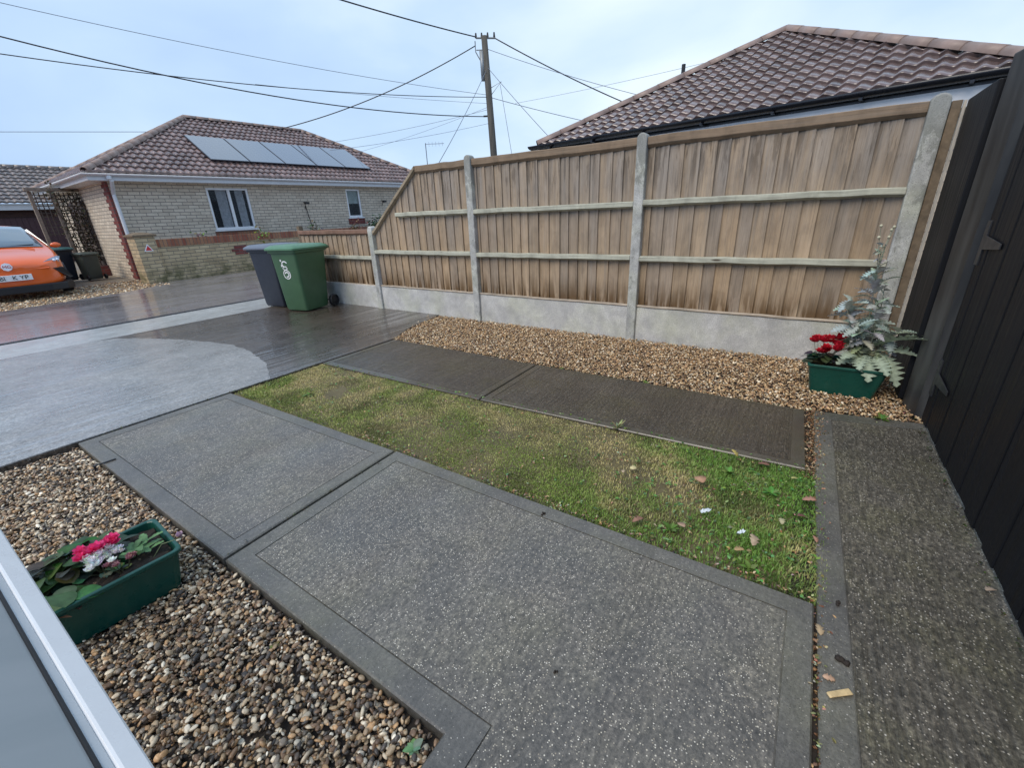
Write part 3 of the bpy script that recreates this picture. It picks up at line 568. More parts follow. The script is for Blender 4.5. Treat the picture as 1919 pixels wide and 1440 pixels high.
rail(4.87, 5.96, 2.115, BX, .07, .045, 'sloping_capping', (.32, .26, .18), slope=-.80)
rail(4.87, 5.947, .40, BX, .03, .03, 'bottom_rail', (.45, .38, .30)); rail(6.053, 8.1, .385, BX + .03, .03, .03, 'bottom_rail', (.45, .38, .30))
for y0, y1 in ((-.56, 1.567), (1.673, 3.847), (3.953, 5.947), (6.053, 8.1)):
    fp('gravel_board', B(FX + .035, FX + .085, y0, y1, -.10, .372), M['gboard'], bevel=.005)
fp('end_post', B(5.0, 5.08, 8.1, 8.18, -.1, 1.36), M['timber_dark'], bevel=.004)
fp('end_batten', B(FX + .02, FX + .05, -.745, -.685, -.03, 2.09), M['timber_dark'], bevel=.003)
fp('pale_trim', B(FX - .028, FX + .0, -.760, -.744, -.03, 2.08), plain('pale_edge_wood', (.5, .45, .38), .7, .2))

# ================================================================ BLACK SCREEN AND GATE (right)
scr = empty('black_screen', (4.4, -.80, 0), 0, 'dark grey and black boarded screen standing between the fence end and the black gate', 'screen')
def lp(name, bm, mat, par, off, **k): bmesh.ops.translate(bm, verts=bm.verts, vec=[-v for v in off]); return obj(name, bm, mat, par, **k)
o_ = (4.4, -.80, 0)
lp('black_board', B(4.17, 4.87, -.86, -.762, .0, 2.08), M['black_wood'], scr, o_, bevel=.006)
bm = bmesh.new(); prism(bm, [(3.80, -.90), (3.80, -.885), (3.86, -.82), (4.12, -.785), (4.20, -.82), (4.22, -.90)], -.02, 2.19); lp('wide_post', bm, M['grey_wood'], scr, o_, bevel=.018)
gate = empty('black_gate', (2.4, -.86, 0), 0, 'tall black close boarded gate beside the side path', 'gate'); o_ = (2.4, -.86, 0)
bm = bmesh.new(); x = 3.79; gi = 0
while x > -.6:
    wd = .145; gi += 1; dz = random.uniform(-.012, .012)
    box(bm, x - wd + .003, x, -.875, -.850 + (gi % 2) * .004, .012 + dz * .6, 2.12); x -= wd
lp('board_panel', bm, M['black_wood'], gate, o_, bevel=.004)
for z in (.30, 1.12): pass
bm = bmesh.new(); box(bm, 3.72, 3.785, -.848, -.838, 1.05, 1.30)
vs = [bm.verts.new(p) for p in ((3.72, -.842, 1.22), (3.72, -.842, 1.14), (3.42, -.842, 1.165), (3.42, -.842, 1.195), (3.72, -.836, 1.22), (3.72, -.836, 1.14), (3.42, -.836, 1.165), (3.42, -.836, 1.195))]
for q in ((0, 1, 2, 3), (7, 6, 5, 4), (0, 4, 5, 1), (1, 5, 6, 2), (2, 6, 7, 3), (3, 7, 4, 0)): bm.faces.new([vs[i] for i in q])
bmesh.ops.recalc_face_normals(bm, faces=bm.faces); h1 = lp('hinge', bm, M['iron'], gate, o_, bevel=.002)
h2 = h1.copy(); C.objects.link(h2); h2.parent = gate; h2.location = (0, 0, -.85)
lp('brace', B(1.0, 3.70, -.90, -.876, .25, .36), M['black_wood'], gate, o_); lp('brace', B(1.0, 3.70, -.90, -.876, 1.6, 1.71), M['black_wood'], gate, o_)

# ================================================================ WINDOW SASH (bottom left)
win = empty('open_window', (-.1, 1.2, .62), 0, 'open white framed window sash with glass coloured sky grey at the bottom left corner', 'window'); wo = Vector((-.1, 1.2, .62))
ea = Vector((.0116, 1.972, .60)); eb = Vector((.0177, .770, .60)); ed_ = (eb - ea)
P0 = ea - ed_ * .25; P1 = eb + ed_ * .35
up = Vector((-.42, 0, .30)).normalized(); nn = ed_.cross(up).normalized()
if nn.z < 0: nn = -nn
def strip(bm, a0, a1, h0, h1):
    q = [P0 + up * a0 + nn * h1, P1 + up * a0 * .7 + nn * h1, P1 + up * a1 * .7 + nn * h1, P0 + up * a1 + nn * h1]
    r_ = [v - nn * (h1 - h0) for v in q]; vs = [bm.verts.new(v - wo) for v in q + r_]
    for f in ((0, 1, 2, 3), (7, 6, 5, 4), (0, 4, 5, 1), (1, 5, 6, 2), (2, 6, 7, 3), (3, 7, 4, 0)): bm.faces.new([vs[i] for i in f])
    bmesh.ops.recalc_face_normals(bm, faces=bm.faces)
bm = bmesh.new(); strip(bm, 0, .055, -.03, .0); obj('frame', bm, M['upvc'], win, bevel=.006)
bm = bmesh.new(); strip(bm, .0555, .076, -.03, -.004); obj('inner_frame', bm, plain('grey_upvc_bead', (.52, .55, .57), .3, .05), win, bevel=.003)
bm = bmesh.new(); strip(bm, .0765, .082, -.03, -.002); obj('gasket', bm, M['black_plastic'], win)
bm = bmesh.new(); strip(bm, .0825, .57, -.03, -.008); m_ = Mt('painted_sky_pane', .22, .5); m_.col(m_.ramp(m_.noise(m_.co((1, 3, 1)), 2, 3), [(0.3, (.26, .29, .30)), (0.7, (.31, .335, .345))])); obj('pane', bm, m_.m, win)  # sky reflection painted into the glass as its grey-blue colour

# ================================================================ PLANTERS
def planter_box(par, Lx, Ly, hgt, taper=.04, rim=.018):
    bm = bmesh.new(); 
    def ring(hx, hy, z, r=.03, n=4):
        o = []
        for cx, cy, a0 in ((hx - r, hy - r, 0), (-hx + r, hy - r, 90), (-hx + r, -hy + r, 180), (hx - r, -hy + r, 270)):
            for i in range(n + 1): a = R(a0 + 90 * i / n); o.append(bm.verts.new((cx + r * math.cos(a), cy + r * math.sin(a), z)))
        return o
    X, Y = Lx / 2, Ly / 2
    rs = [ring(X - taper, Y - taper, .012), ring(X - taper, Y - taper, .0), ring(X - taper + .006, Y - taper + .006, .03), ring(X - .012, Y - .012, hgt - rim - .008), ring(X - .008, Y - .008, hgt - rim), ring(X, Y, hgt - rim + .002), ring(X, Y, hgt - .003), ring(X - .003, Y - .003, hgt), ring(X - .014, Y - .014, hgt), ring(X - .017, Y - .017, hgt - .004), ring(X - .022, Y - .022, hgt - .07)]
    for a, b in zip(rs[1:], rs[2:]):
        n = len(a)
        for i in range(n): bm.faces.new((a[i], a[(i + 1) % n], b[(i + 1) % n], b[i]))
    bm.faces.new(rs[1][::-1])
    for v in rs[0]: bm.verts.remove(v)
    for sx in (-1, 1):
        box(bm, sx * (X - taper - .05) - .03, sx * (X - taper - .05) + .03, -Y + taper + .01, Y - taper - .01, -.014, .002)
    bmesh.ops.recalc_face_normals(bm, faces=bm.faces); o = obj('trough', bm, M['planter'], par, smooth=False)
    for p in o.data.polygons: p.use_smooth = False
    bm = bmesh.new(); bmesh.ops.create_grid(bm, x_segments=26, y_segments=18, size=.5)
    for v in bm.verts: v.co = Vector((v.co.x * (Lx - .046), v.co.y * (Ly - .046), hgt - .045 + random.uniform(0, .016)))
    obj('compost', bm, M['soil'], par)
pl1 = empty('flower_trough', (.135, 2.215, -.028), R(-3), 'green plastic trough on the pebbles at lower left with pink and white flowers', 'planter'); planter_box(pl1, .58, .36, .20)
pl2 = empty('flower_trough', (4.20, -.395, -.015), R(-88), 'green plastic trough on the shingle in the corner with red flowers', 'planter'); planter_box(pl2, .52, .36, .245, .055)
def flower(bm, p, r, col, n=5, el=None, az=None, layers=1):
    az = random.uniform(0, 6.28) if az is None else az
    for ly in range(layers):
        for i in range(n):
            cc = tuple(min(1, x * random.uniform(.85, 1.12)) for x in col)
            leafpoly(bm, r, r * .42, 4, -.15, 0, mat4(Vector(p), az + i * 6.283 / n + ly * .5, R((25 if el is None else el) + 28 * ly), R(random.uniform(-15, 15))), cc, fold=.2)
def plant(name, base, lab, leaves, flowers, cat='plant', lc=(.07, .13, .05), spread=(.08, .06), h=.08, fl_h=.12, size=(.045, .03), group=None):
    rt = empty(name, base, 0, lab, cat, group); bm = bmesh.new(); sb = bmesh.new()
    for i in range(leaves):
        a = random.uniform(0, 6.28); q = random.uniform(.15, 1); p = Vector((math.cos(a) * q * spread[0], math.sin(a) * q * spread[1], h * random.uniform(.35, 1) * (1.15 - .5 * q)))
        cc = tuple(x * random.uniform(.5, 1.6) for x in lc); s = random.uniform(*sorted(size))
        leafpoly(bm, s * 1.5, s * .72, 7, .3, 0, mat4(p - Vector((math.cos(a), math.sin(a), 0)) * s * .5, a + random.uniform(-.5, .5), R(random.uniform(-15, 30)), R(random.uniform(-25, 25))), cc, fold=.12, heart=True)
        tube(sb, [(0, 0, 0), p * .5 + Vector((0, 0, .012)), p], .0016, 4, False)
    obj('leaves', bm, M['leafmat'], rt, smooth=True)
    if flowers:
        for (dx, dy, dz, r, col, n, k, spr) in flowers:
            fb = bmesh.new()
            for j in range(k):
                p = Vector((dx + random.gauss(0, spr), dy + random.gauss(0, spr), dz + random.uniform(-.3, .6) * spr))
                flower(fb, p, r * random.uniform(.8, 1.2), col, n, layers=2)
                if j % 3 == 0: tube(sb, [(dx * .3, dy * .3, 0), (p.x * .8, p.y * .8, p.z * .6), p], .0014, 4, False)
            obj('bloom', fb, M['petal'], rt, smooth=True)
    obj('stems', sb, M['leafmat'], rt); setc = rt.children[-1]; setcol(setc, (.10, .10, .05)); return rt
zc = -.028 + .16
PK = (.85, .07, .24); WH = (.95, .93, .90)
plant('pink_flower_plant', (.13, 2.31, zc), 'broad leaved plant with bright pink blooms at the back of the left trough', 85, [(.045, -.10, .09, .034, PK, 5, 4, .02), (.115, -.06, .085, .030, PK, 5, 4, .018)], spread=(.19, .10), h=.10, size=(.052, .034), lc=(.045, .085, .035))
plant('pink_flower_plant', (-.06, 2.19, zc), 'plant with pink blooms at the window end of the left trough', 14, [(-.03, .03, .09, .028, PK, 5, 12, .026)], spread=(.08, .08), h=.07, size=(.05, .035), lc=(.07, .13, .055))
plant('white_flower_plant', (.185, 2.185, zc), 'compact plant with a dense white flower head in the middle of the left trough', 8, [(-.005, 0, .075, .022, WH, 5, 42, .023), (.055, .015, .062, .018, WH, 5, 14, .014)], spread=(.07, .05), h=.04, size=(.03, .02), lc=(.2, .32, .14))
plant('faded_flower_plant', (.23, 2.13, zc), 'plant with faded dusky pink flower heads at the front rim of the left trough', 4, [(-.02, -.01, .058, .017, (.45, .22, .24), 5, 7, .012), (.045, .0, .055, .016, (.42, .20, .20), 5, 6, .010)], spread=(.04, .03), h=.035, size=(.025, .018), lc=(.2, .32, .14))
rt = plant('heart_leaf_plant', (.05, 2.11, zc), 'round veined green leaves near the front of the left trough', 9, [], spread=(.085, .045), h=.075, size=(.062, .045), lc=(.08, .16, .06))
bm = bmesh.new()
for i in range(14): leafpoly(bm, .075, .022, 8, .2, 3, mat4(Vector((.31 + random.uniform(-.04, .05), 2.17 + random.uniform(-.05, .05), zc + random.uniform(.01, .045))), random.uniform(0, 6.28), R(random.uniform(0, 40)), 0), (.13, .26, .10))
tag(obj('lobed_leaf_plant', bm, M['leafmat'], smooth=True), 'light green lobed leaves beside the white flowers in the left trough', 'plant')
rt = empty('trailing_flower', (.36, 2.10, zc), 0, 'single pale lilac bloom hanging over the corner of the left trough', 'flower'); bm = bmesh.new()
flower(bm, (.07, -.035, .065), .026, (.58, .40, .50), 5, el=50, layers=2); obj('flowers', bm, M['petal'], rt, smooth=True)
bm = bmesh.new(); tube(bm, [(-.03, .02, 0), (.01, 0, .055), (.07, -.035, .06)], .002, 5); setcol(obj('stems', bm, M['leafmat'], rt), (.2, .25, .12))
bm = bmesh.new()
for i in range(26): leafpoly(bm, random.uniform(.03, .06), .008, 4, .3, 0, mat4(Vector((random.uniform(-.08, .10), random.uniform(2.06, 2.10), zc + .01)), random.uniform(0, 6.28), R(random.uniform(0, 15)), 0), random.choice([(.16, .07, .04), (.22, .11, .06), (.08, .04, .03)]))
tag(obj('dead_leaves', bm, M['dead'], kind='stuff'), 'brown dead leaves and bark on the compost of the left trough', 'dead leaves')
RD = (.52, .012, .03); zc2 = .195
plant('red_flower_plant', (4.17, -.25, zc2), 'dark leaved plant with crimson blooms in the corner trough', 30, [(-.03, .05, .11, .048, RD, 5, 4, .03), (.04, -.03, .19, .056, RD, 5, 6, .04), (.06, .06, .17, .05, RD, 5, 4, .03), (-.05, -.05, .15, .05, RD, 5, 5, .03)], spread=(.12, .14), h=.11, size=(.05, .035), lc=(.035, .055, .035))
# silver ragwort
rt = empty('silver_ragwort', (4.25, -.50, zc2 - .02), 0, 'tall silvery grey leaved ragwort growing up from the corner trough', 'plant'); bm = bmesh.new(); sb = bmesh.new(); bd = bmesh.new()
SV = (.40, .45, .41)
def lobed(p, az, el, L, c, roll=0):
    leafpoly(bm, L, L * .34, 14, .3, 7, mat4(Vector(p), az, R(el), R(roll)), c, fold=.2)
stems = [((0, 0, 0), (.03, .03, .45), (.05, .05, .74), (.05, .06, .96)), ((0, 0, 0), (-.05, .12, .30), (-.08, .19, .50)), ((0, 0, 0), (.08, -.04, .38), (.10, -.02, .70)), ((0, 0, 0), (0, -.10, .2), (-.02, -.17, .34)), ((0, 0, 0), (-.10, .04, .25), (-.16, .10, .38)), ((0, 0, 0), (.02, .14, .35), (.02, .17, .56)), ((0, 0, 0), (-.06, -.02, .3), (-.08, .02, .55))]
for s in stems:
    tube(sb, s, [.007] + [.004] * (len(s) - 2) + [.002], 5)
    top = Vector(s[-1]); n = 58 if s is stems[0] else 24
    for i in range(n):
        t = (i + .5) / n * (len(s) - 1); k = min(int(t), len(s) - 2); p = Vector(s[k]).lerp(Vector(s[k + 1]), t - k); f = random.uniform(.6, 1.15) * (1 - .25 * i / n)
        a = i * 2.4 + random.uniform(-.6, .6); cc = tuple(x * random.uniform(.85, 1.12) for x in (SV if p.z > .2 else (.36, .40, .28)))
        if p.z > .78: f *= .45
        lobed(p, a, random.uniform(-30, 65), .16 * f, cc, random.uniform(-30, 30))
for az, el, L, p in ((-1.7, 30, .30, (0, -.12, .24)), (-1.5, 5, .26, (0, -.12, .18)), (-2.9, -30, .22, (-.1, 0, .14)), (-2.2, 38, .34, (-.02, -.05, .20)), (-2.0, 20, .26, (-.02, -.06, .16)), (-2.4, -35, .26, (-.05, -.10, .15)), (-2.0, -55, .24, (-.06, -.12, .14)), (2.5, 5, .18, (-.05, .05, .10)), (3.0, 0, .20, (-.06, .02, .12)), (2.8, 15, .18, (-.1, .08, .14)), (-2.7, -10, .2, (-.08, -.05, .13)), (-1.2, 30, .24, (0, -.05, .25)), (2.0, 25, .2, (0, .1, .2))):
    lobed(p, az, el, L, (.36, .43, .33), random.uniform(-20, 20))
for tp in ((.02, .10, 1.08), (.06, .03, 1.05), (.03, .095, 1.00), (.055, .035, 1.00), (.05, .02, 1.07)):
    tube(sb, [stems[0][2], (.05, (.06 + tp[1]) / 2, .93), tp], .0022, 4); bd = bmesh.new(); bmesh.ops.create_icosphere(bd, subdivisions=2, radius=.011, matrix=Matrix.Translation(tp)); obj('bud', bd, M['flower_pale'], rt, smooth=True)
obj('leaves', bm, M['silver'], rt, smooth=True); setcol(obj('stems', sb, M['silver'], rt), (.32, .36, .28))

# ================================================================ ROOFS
def tiles_plane(name, origin, e, s, Lu, Lv, clips, mat, parent, off, roll=.032, step=.045, TU=.22, TG=.35):
    """interlocking tiles: each course overlaps the one below, rolled across its width"""
    e = Vector(e).normalized(); s = Vector(s).normalized(); n = e.cross(s).normalized()
    if n.z < 0: n = -n
    bm = bmesh.new(); uv = bm.loops.layers.uv.verify(); ns = 8; nu = int(math.ceil(Lu / TU)) * ns; nc = int(math.ceil(Lv / TG))
    prof = [-.25, .05, .6, 1, .98, .7, .3, 0]
    for k in range(nc):
        rows = []; jit = [random.uniform(-.002, .002) for _ in range(nu // ns + 1)]
        for v, hh in ((k * TG, .0), (k * TG, step), (k * TG + TG * .5, step * .62), (k * TG + TG * 1.06, step * .2)):
            rows.append([bm.verts.new(Vector(origin) + e * (i * TU / ns + (v and 0)) + s * v + n * (hh + prof[i % ns] * roll * (1 if hh else .9) + jit[i // ns] - (0.02 if hh == 0 else 0))) for i in range(nu + 1)])
        for r in range(3):
            for i in range(nu):
                f = bm.faces.new((rows[r][i], rows[r][i + 1], rows[r + 1][i + 1], rows[r + 1][i])); f.smooth = r > 0
                vv = (k + .5) * TG; 
                for l, (du) in zip(f.loops, (0, 1, 1, 0)): l[uv].uv = ((i // ns + .5) * TU, vv)
    for co_, no_ in clips:
        g = bm.verts[:] + bm.edges[:] + bm.faces[:]
        bmesh.ops.bisect_plane(bm, geom=g, plane_co=co_, plane_no=no_, clear_outer=True)
    bm.normal_update()
    if bm.faces:
        bm.faces.ensure_lookup_table()
        if sum(f.normal.dot(n) for f in bm.faces) < 0: bmesh.ops.reverse_faces(bm, faces=bm.faces)
    bmesh.ops.translate(bm, verts=bm.verts, vec=-Vector(off)); return obj(name, bm, mat, parent, keepuv=True)
def caps(name, a, b, r, mat, parent, off, piece=.42, sg=8):
    a, b = Vector(a), Vector(b); t = (b - a); Lg = t.length; t.normalize(); sd = t.cross(Vector((0, 0, 1))).normalized(); u = sd.cross(t).normalized(); bm = bmesh.new(); k = 0
    while k * piece < Lg - .05:
        rings = []
        for q, rr in ((k * piece - .02, r * 1.04), (min((k + 1) * piece, Lg), r * .99)):
            for r2 in ((rr, rr * .86) if q < k * piece else (rr, rr * .86)): rings.append([bm.verts.new(a + t * q + (sd * math.cos(math.pi * i / sg) + u * math.sin(math.pi * i / sg)) * r2 - Vector(off)) for i in range(sg + 1)])
        for i in range(sg):
            bm.faces.new((rings[0][i], rings[0][i + 1], rings[2][i + 1], rings[2][i])).smooth = True
            bm.faces.new((rings[1][i], rings[1][i + 1], rings[0][i + 1], rings[0][i]))
            bm.faces.new((rings[2][i], rings[2][i + 1], rings[3][i + 1], rings[3][i]))
        k += 1
    bmesh.ops.recalc_face_normals(bm, faces=bm.faces); return obj(name, bm, mat, parent, keepuv=False)
def hiproof(rt, c, ed, nd, a, Lr, z, zt, mat, planes='fl', off=(0, 0, 0), tu=.2, tg=.33, cr=.1, rl=.032):
    """front eave from c along ed, length 2a+Lr; house runs back along nd by 2a"""
    c = Vector((*c, z)); E = Vector((*ed, 0)); Nn = Vector((*nd, 0)); rise = zt - z; ap1 = c + (E + Nn) * a + Vector((0, 0, rise)); ap2 = ap1 + E * Lr
    c2 = c + E * (2 * a + Lr); c3 = c2 + Nn * 2 * a; c4 = c + Nn * 2 * a; sl = math.hypot(a, rise)
    roof = empty('roof', (0, 0, 0)); roof.parent = rt
    def pl_no(p, q, inside):
        d_ = (q - p); d_.z = 0; nrm = Vector((-d_.y, d_.x, 0)).normalized()
        return nrm if nrm.dot(inside - p) < 0 else -nrm
    res = []
    for key, (o0, ee, ssd, Lu, P, Q, ap_a, ap_b) in {'f': (c, E, Nn, 2 * a + Lr, c, c2, ap1, ap2), 'l': (c4, -Nn, E, 2 * a, c4, c, ap1, ap1), 'r': (c2, Nn, -E, 2 * a, c2, c3, ap2, ap2), 'b': (c3, -E, -Nn, 2 * a + Lr, c3, c4, ap2, ap1)}.items():
        sdir = (ssd * a + Vector((0, 0, rise))).normalized(); mid = (P + Q) / 2 + ssd * .5
        sheet = bmesh.new(); pts = [P, Q, ap_b] + ([ap_a] if (ap_a - ap_b).length > .01 else [])
        sheet.faces.new([sheet.verts.new(p - Vector(off) - Vector((0, 0, .035))) for p in pts]); obj('underlay', sheet, M['under'], roof)
        if key in planes:
            tiles_plane('tile_slope', o0, ee, sdir, Lu, sl, [(P, pl_no(P, ap_a, mid)), (Q, pl_no(Q, ap_b, mid))], mat, roof, off, roll=rl, step=rl * 1.35, TU=tu, TG=tg)
    U = Vector((0, 0, .03))
    for p, q in ((c + U, ap1 + U), (c2 + U, ap2 + U), (c4 + U, ap1 + U), (c3 + U, ap2 + U)): caps('hip_tiles', p, q, cr, M['ridge'], roof, off)
    if Lr > .1: caps('ridge_tiles', ap1 + U, ap2 + U, cr, M['ridge'], roof, off)
    return ap1, ap2, c, c2, c3, c4

# ---- bungalow across the road
th = R(-3.5); ED = (math.cos(th), math.sin(th)); ND = (-ED[1], ED[0]); HC = (4.47, 16.57); a_, Lr_ = 4.3, 4.6; W0 = Vector((4.915, 16.964, 0))
bun = empty('bungalow', W0, 0, 'buff brick bungalow with hipped roof and solar panels across the road', 'house')
hiproof(bun, HC, ED, ND, a_, Lr_, 2.9, 5.22, M['tile'], 'fl', W0)
HM = Matrix.Translation(-W0) @ Matrix(((ED[0], ND[0], 0, W0.x), (ED[1], ND[1], 0, W0.y), (0, 0, 1, 0), (0, 0, 0, 1)))   # local (u,v,z) to bungalow space
def hbm(fn):
    bm = bmesh.new(); fn(bm); bm.transform(HM); return bm
def wallpanel(bm, u0, u1, z0, z1, holes, v=0, th_=.25):
    us = sorted({u0, u1, *[h_[0] for h_ in holes], *[h_[1] for h_ in holes]}); zs = sorted({z0, z1, *[h_[2] for h_ in holes], *[h_[3] for h_ in holes]})
    for i in range(len(us) - 1):
        for j in range(len(zs) - 1):
            cu_, cz_ = (us[i] + us[i + 1]) / 2, (zs[j] + zs[j + 1]) / 2
            if any(h_[0] < cu_ < h_[1] and h_[2] < cz_ < h_[3] for h_ in holes): continue
            bm.faces.new([bm.verts.new(p) for p in ((us[i], v, zs[j]), (us[i + 1], v, zs[j]), (us[i + 1], v, zs[j + 1]), (us[i], v, zs[j + 1]))])
    for h_ in holes:
        for q in (((h_[0], v, h_[2]), (h_[0], v + .1, h_[2]), (h_[0], v + .1, h_[3]), (h_[0], v, h_[3])), ((h_[1], v, h_[2]), (h_[1], v, h_[3]), (h_[1], v + .1, h_[3]), (h_[1], v + .1, h_[2])), ((h_[0], v, h_[3]), (h_[0], v + .1, h_[3]), (h_[1], v + .1, h_[3]), (h_[1], v, h_[3])), ((h_[0], v, h_[2]), (h_[1], v, h_[2]), (h_[1], v + .1, h_[2]), (h_[0], v + .1, h_[2]))):
            bm.faces.new([bm.verts.new(p) for p in q])
WL = 2 * a_ + Lr_ - .84; WD = 2 * a_ - .84
holes = [(2.50, 3.81, 1.28, 2.58), (7.67, 8.34, 1.52, 2.61)]
obj('wall', hbm(lambda b: wallpanel(b, .0, WL, -.1, 2.85, holes)), M['brick'], bun)
def side(b):
    wallpanel(b, 0, WD, -.1, 2.85, []); b.transform(Matrix.Rotation(R(90), 4, 'Z'))
    bmesh.ops.reverse_faces(b, faces=b.faces)
obj('wall', hbm(side), M['brick'], bun)
obj('wall', hbm(lambda b: (box(b, .05, WL, WD - .1, WD, -.1, 2.85), box(b, WL - .1, WL, .01, WD - .11, -.1, 2.85))), M['brick'], bun)
obj('quoin', hbm(lambda b: [box(b, -.012, .05, -.012, .46 if k % 2 else .30, -.1 + k * .098, -.004 + k * .098) for k in range(30)]), M['brick_red'], bun)
obj('porch_door', hbm(lambda b: box(b, -.05, -.01, 3.1, 5.4, 0, 2.35)), plain('dark_brown_door', (.06, .04, .03), .5, .4), bun)
def window(u0, u1, z0, z1, mull, kind):
    f = obj('window', hbm(lambda b: [box(b, *q) for q in ((u0, u1, .02, .09, z0, z0 + .07), (u0, u1, .02, .09, z1 - .06, z1), (u0, u0 + .07, .022, .088, z0 + .07, z1 - .06), (u1 - .07, u1, .022, .088, z0 + .07, z1 - .06))] + [box(b, q - .045, q + .045, .021, .086, z0 + .07, z1 - .06) for q in mull]), M['upvc'], bun, bevel=.006)
    obj('pane', hbm(lambda b: box(b, u0 + .07, u1 - .07, .055, .062, z0 + .07, z1 - .06)), M['glass'], f)
    obj('window_sill', hbm(lambda b: box(b, u0 - .05, u1 + .05, -.06, .05, z0 - .05, z0 - .002)), M['upvc'], f, bevel=.006)
    def back(b): box(b, u0 + .02, u1 - .02, .6, .62, z0, z1)
    obj('room', hbm(back), M['dark'], f)
    return f
f = window(2.50, 3.81, 1.28, 2.58, [3.18], 0)
def curt(b, u0, u1, z0, z1):
    n = 60; 
    for i in range(n):
        ua, ub = u0 + (u1 - u0) * i / n, u0 + (u1 - u0) * (i + 1) / n; va, vb = 0.10 + .02 * math.sin(i * 1.3), .10 + .02 * math.sin((i + 1) * 1.3)
        b.faces.new([b.verts.new(p) for p in ((ua, va, z0), (ub, vb, z0), (ub, vb, z1), (ua, va, z1))])
obj('curtain', hbm(lambda b: curt(b, 2.80, 3.12, 1.33, 2.54)), M['curtain'], f); obj('curtain', hbm(lambda b: curt(b, 3.40, 3.66, 1.33, 2.54)), M['curtain'], f)
f = window(7.67, 8.34, 1.52, 2.61, [], 1); obj('blind', hbm(lambda b: box(b, 7.74, 8.27, .10, .11, 2.05, 2.55)), M['blind'], f)
obj('red_brick_sill', hbm(lambda b: [box(b, 2.45, 3.86, -.02, .03, 1.02, 1.226)]), M['soldier'], bun); obj('red_brick_sill', hbm(lambda b: [box(b, 7.6, 8.4, -.02, .03, 1.24, 1.467)]), M['brick_red'], bun)
# eaves: soffit, fascia, gutter
ev = .42
def gutterbox(b, z=2.80):
    box(b, -ev - .01, WL + ev, -ev - .01, -ev + .02, z - .10, z + .07); box(b, -ev - .01, -ev + .02, -ev + .021, WD + ev, z - .10, z + .07)
obj('fascia', hbm(gutterbox), M['gutter_white'], bun)
obj('soffit', hbm(lambda b: (box(b, -ev + .02, WL + ev, -ev + .02, .0, 2.70, 2.72), box(b, -ev + .02, 0, .0, WD + ev, 2.70, 2.72))), M['upvc'], bun)
def halfpipe(b, pts, r=.065, sg=8):
    rings = []
    for i, p in enumerate(pts):
        p = Vector(p); t = (Vector(pts[min(i + 1, len(pts) - 1)]) - Vector(pts[max(0, i - 1)])).normalized(); sd = Vector((-t.y, t.x, 0))
        k = 1 / max(.7, abs(sd.normalized().dot(Vector((-(Vector(pts[1]) - Vector(pts[0])).y, (Vector(pts[1]) - Vector(pts[0])).x, 0)).normalized()))) if 0 < i < len(pts) - 1 else 1
        rings.append([b.verts.new(p + sd * math.cos(math.pi * j / sg) * r * k * q - Vector((0, 0, 1)) * math.sin(math.pi * j / sg) * r * q) for q in (1, .88) for j in range(sg + 1)])
    m_ = sg + 1
    for i in range(len(rings) - 1):
        for j in range(sg):
            b.faces.new((rings[i][j], rings[i][j + 1], rings[i + 1][j + 1], rings[i + 1][j])).smooth = True; b.faces.new((rings[i][m_ + j], rings[i + 1][m_ + j], rings[i + 1][m_ + j + 1], rings[i][m_ + j + 1])).smooth = True
        b.faces.new((rings[i][0], rings[i + 1][0], rings[i + 1][m_], rings[i][m_])); b.faces.new((rings[i][sg], rings[i][m_ + sg], rings[i + 1][m_ + sg], rings[i + 1][sg]))
    bmesh.ops.recalc_face_normals(b, faces=b.faces)
obj('gutter', hbm(lambda b: halfpipe(b, [(WL + ev, -ev - .08, 2.87), (-ev - .08, -ev - .08, 2.87), (-ev - .08, WD + ev, 2.87)])), M['gutter_white'], bun)
obj('downpipe', hbm(lambda b: (tube(b, [(.02, -ev - .06, 2.80), (.06, -ev - .05, 2.70), (.10, -.10, 2.42), (.10, -.055, 2.34), (.10, -.055, .06), (.10, -.10, .0)], .048, 10), tube(b, [(.02, -ev - .06, 2.83), (.02, -ev - .06, 2.73)], .065, 10))), M['gutter_white'], bun)
def bracket(u, z): 
    return hbm(lambda b: (tube(b, [(u, .0, z + .08), (u, -.02, z + .1), (u, -.26, z + .1)], .014, 6), tube(b, [(u, -.01, z - .12), (u, -.18, z + .09)], .01, 6), box(b, u - .07, u + .07, -.30, -.16, z + .02, z + .10)))
for u, z in ((5.76, 2.02), (9.40, 2.06)): obj('wall_bracket', bracket(u, z), M['black_plastic'], bun)
obj('cable', hbm(lambda b: tube(b, [(5.80, -.02, 2.0), (5.92, -.02, 1.2)], .012, 5)), M['black_plastic'], bun)
# solar panels on the front slope
pt = math.atan2(5.22 - 2.9, a_); RS = Matrix(((ED[0], ND[0] * math.cos(pt), -ND[0] * math.sin(pt), HC[0]), (ED[1], ND[1] * math.cos(pt), -ND[1] * math.sin(pt), HC[1]), (0, math.sin(pt), math.cos(pt), 2.9), (0, 0, 0, 1)))
arr = empty('solar_array', RS @ Vector((6.7, 1.0, .1)), 0, 'row of five dark framed solar panels on the bungalow roof', 'solar panels'); iv = Matrix.Translation(-(RS @ Vector((6.7, 1.0, .1))))
for i in range(5):
    u0 = 3.47 + i * 1.272; bm = bmesh.new(); box(bm, u0, u0 + 1.255, .98, 2.92, .09, .125); bm.transform(iv @ RS); p_ = obj('solar_panel', bm, M['solar_frame'], arr, bevel=.003)
    bm = bmesh.new(); box(bm, u0 + .022, u0 + 1.233, 1.002, 2.898, .127, .130); bm.transform(iv @ RS); obj('glass_face', bm, M['solar'], p_)
bm = bmesh.new()
for v_ in (1.3, 2.5): box(bm, 3.42, 9.85, v_, v_ + .04, .03, .088)
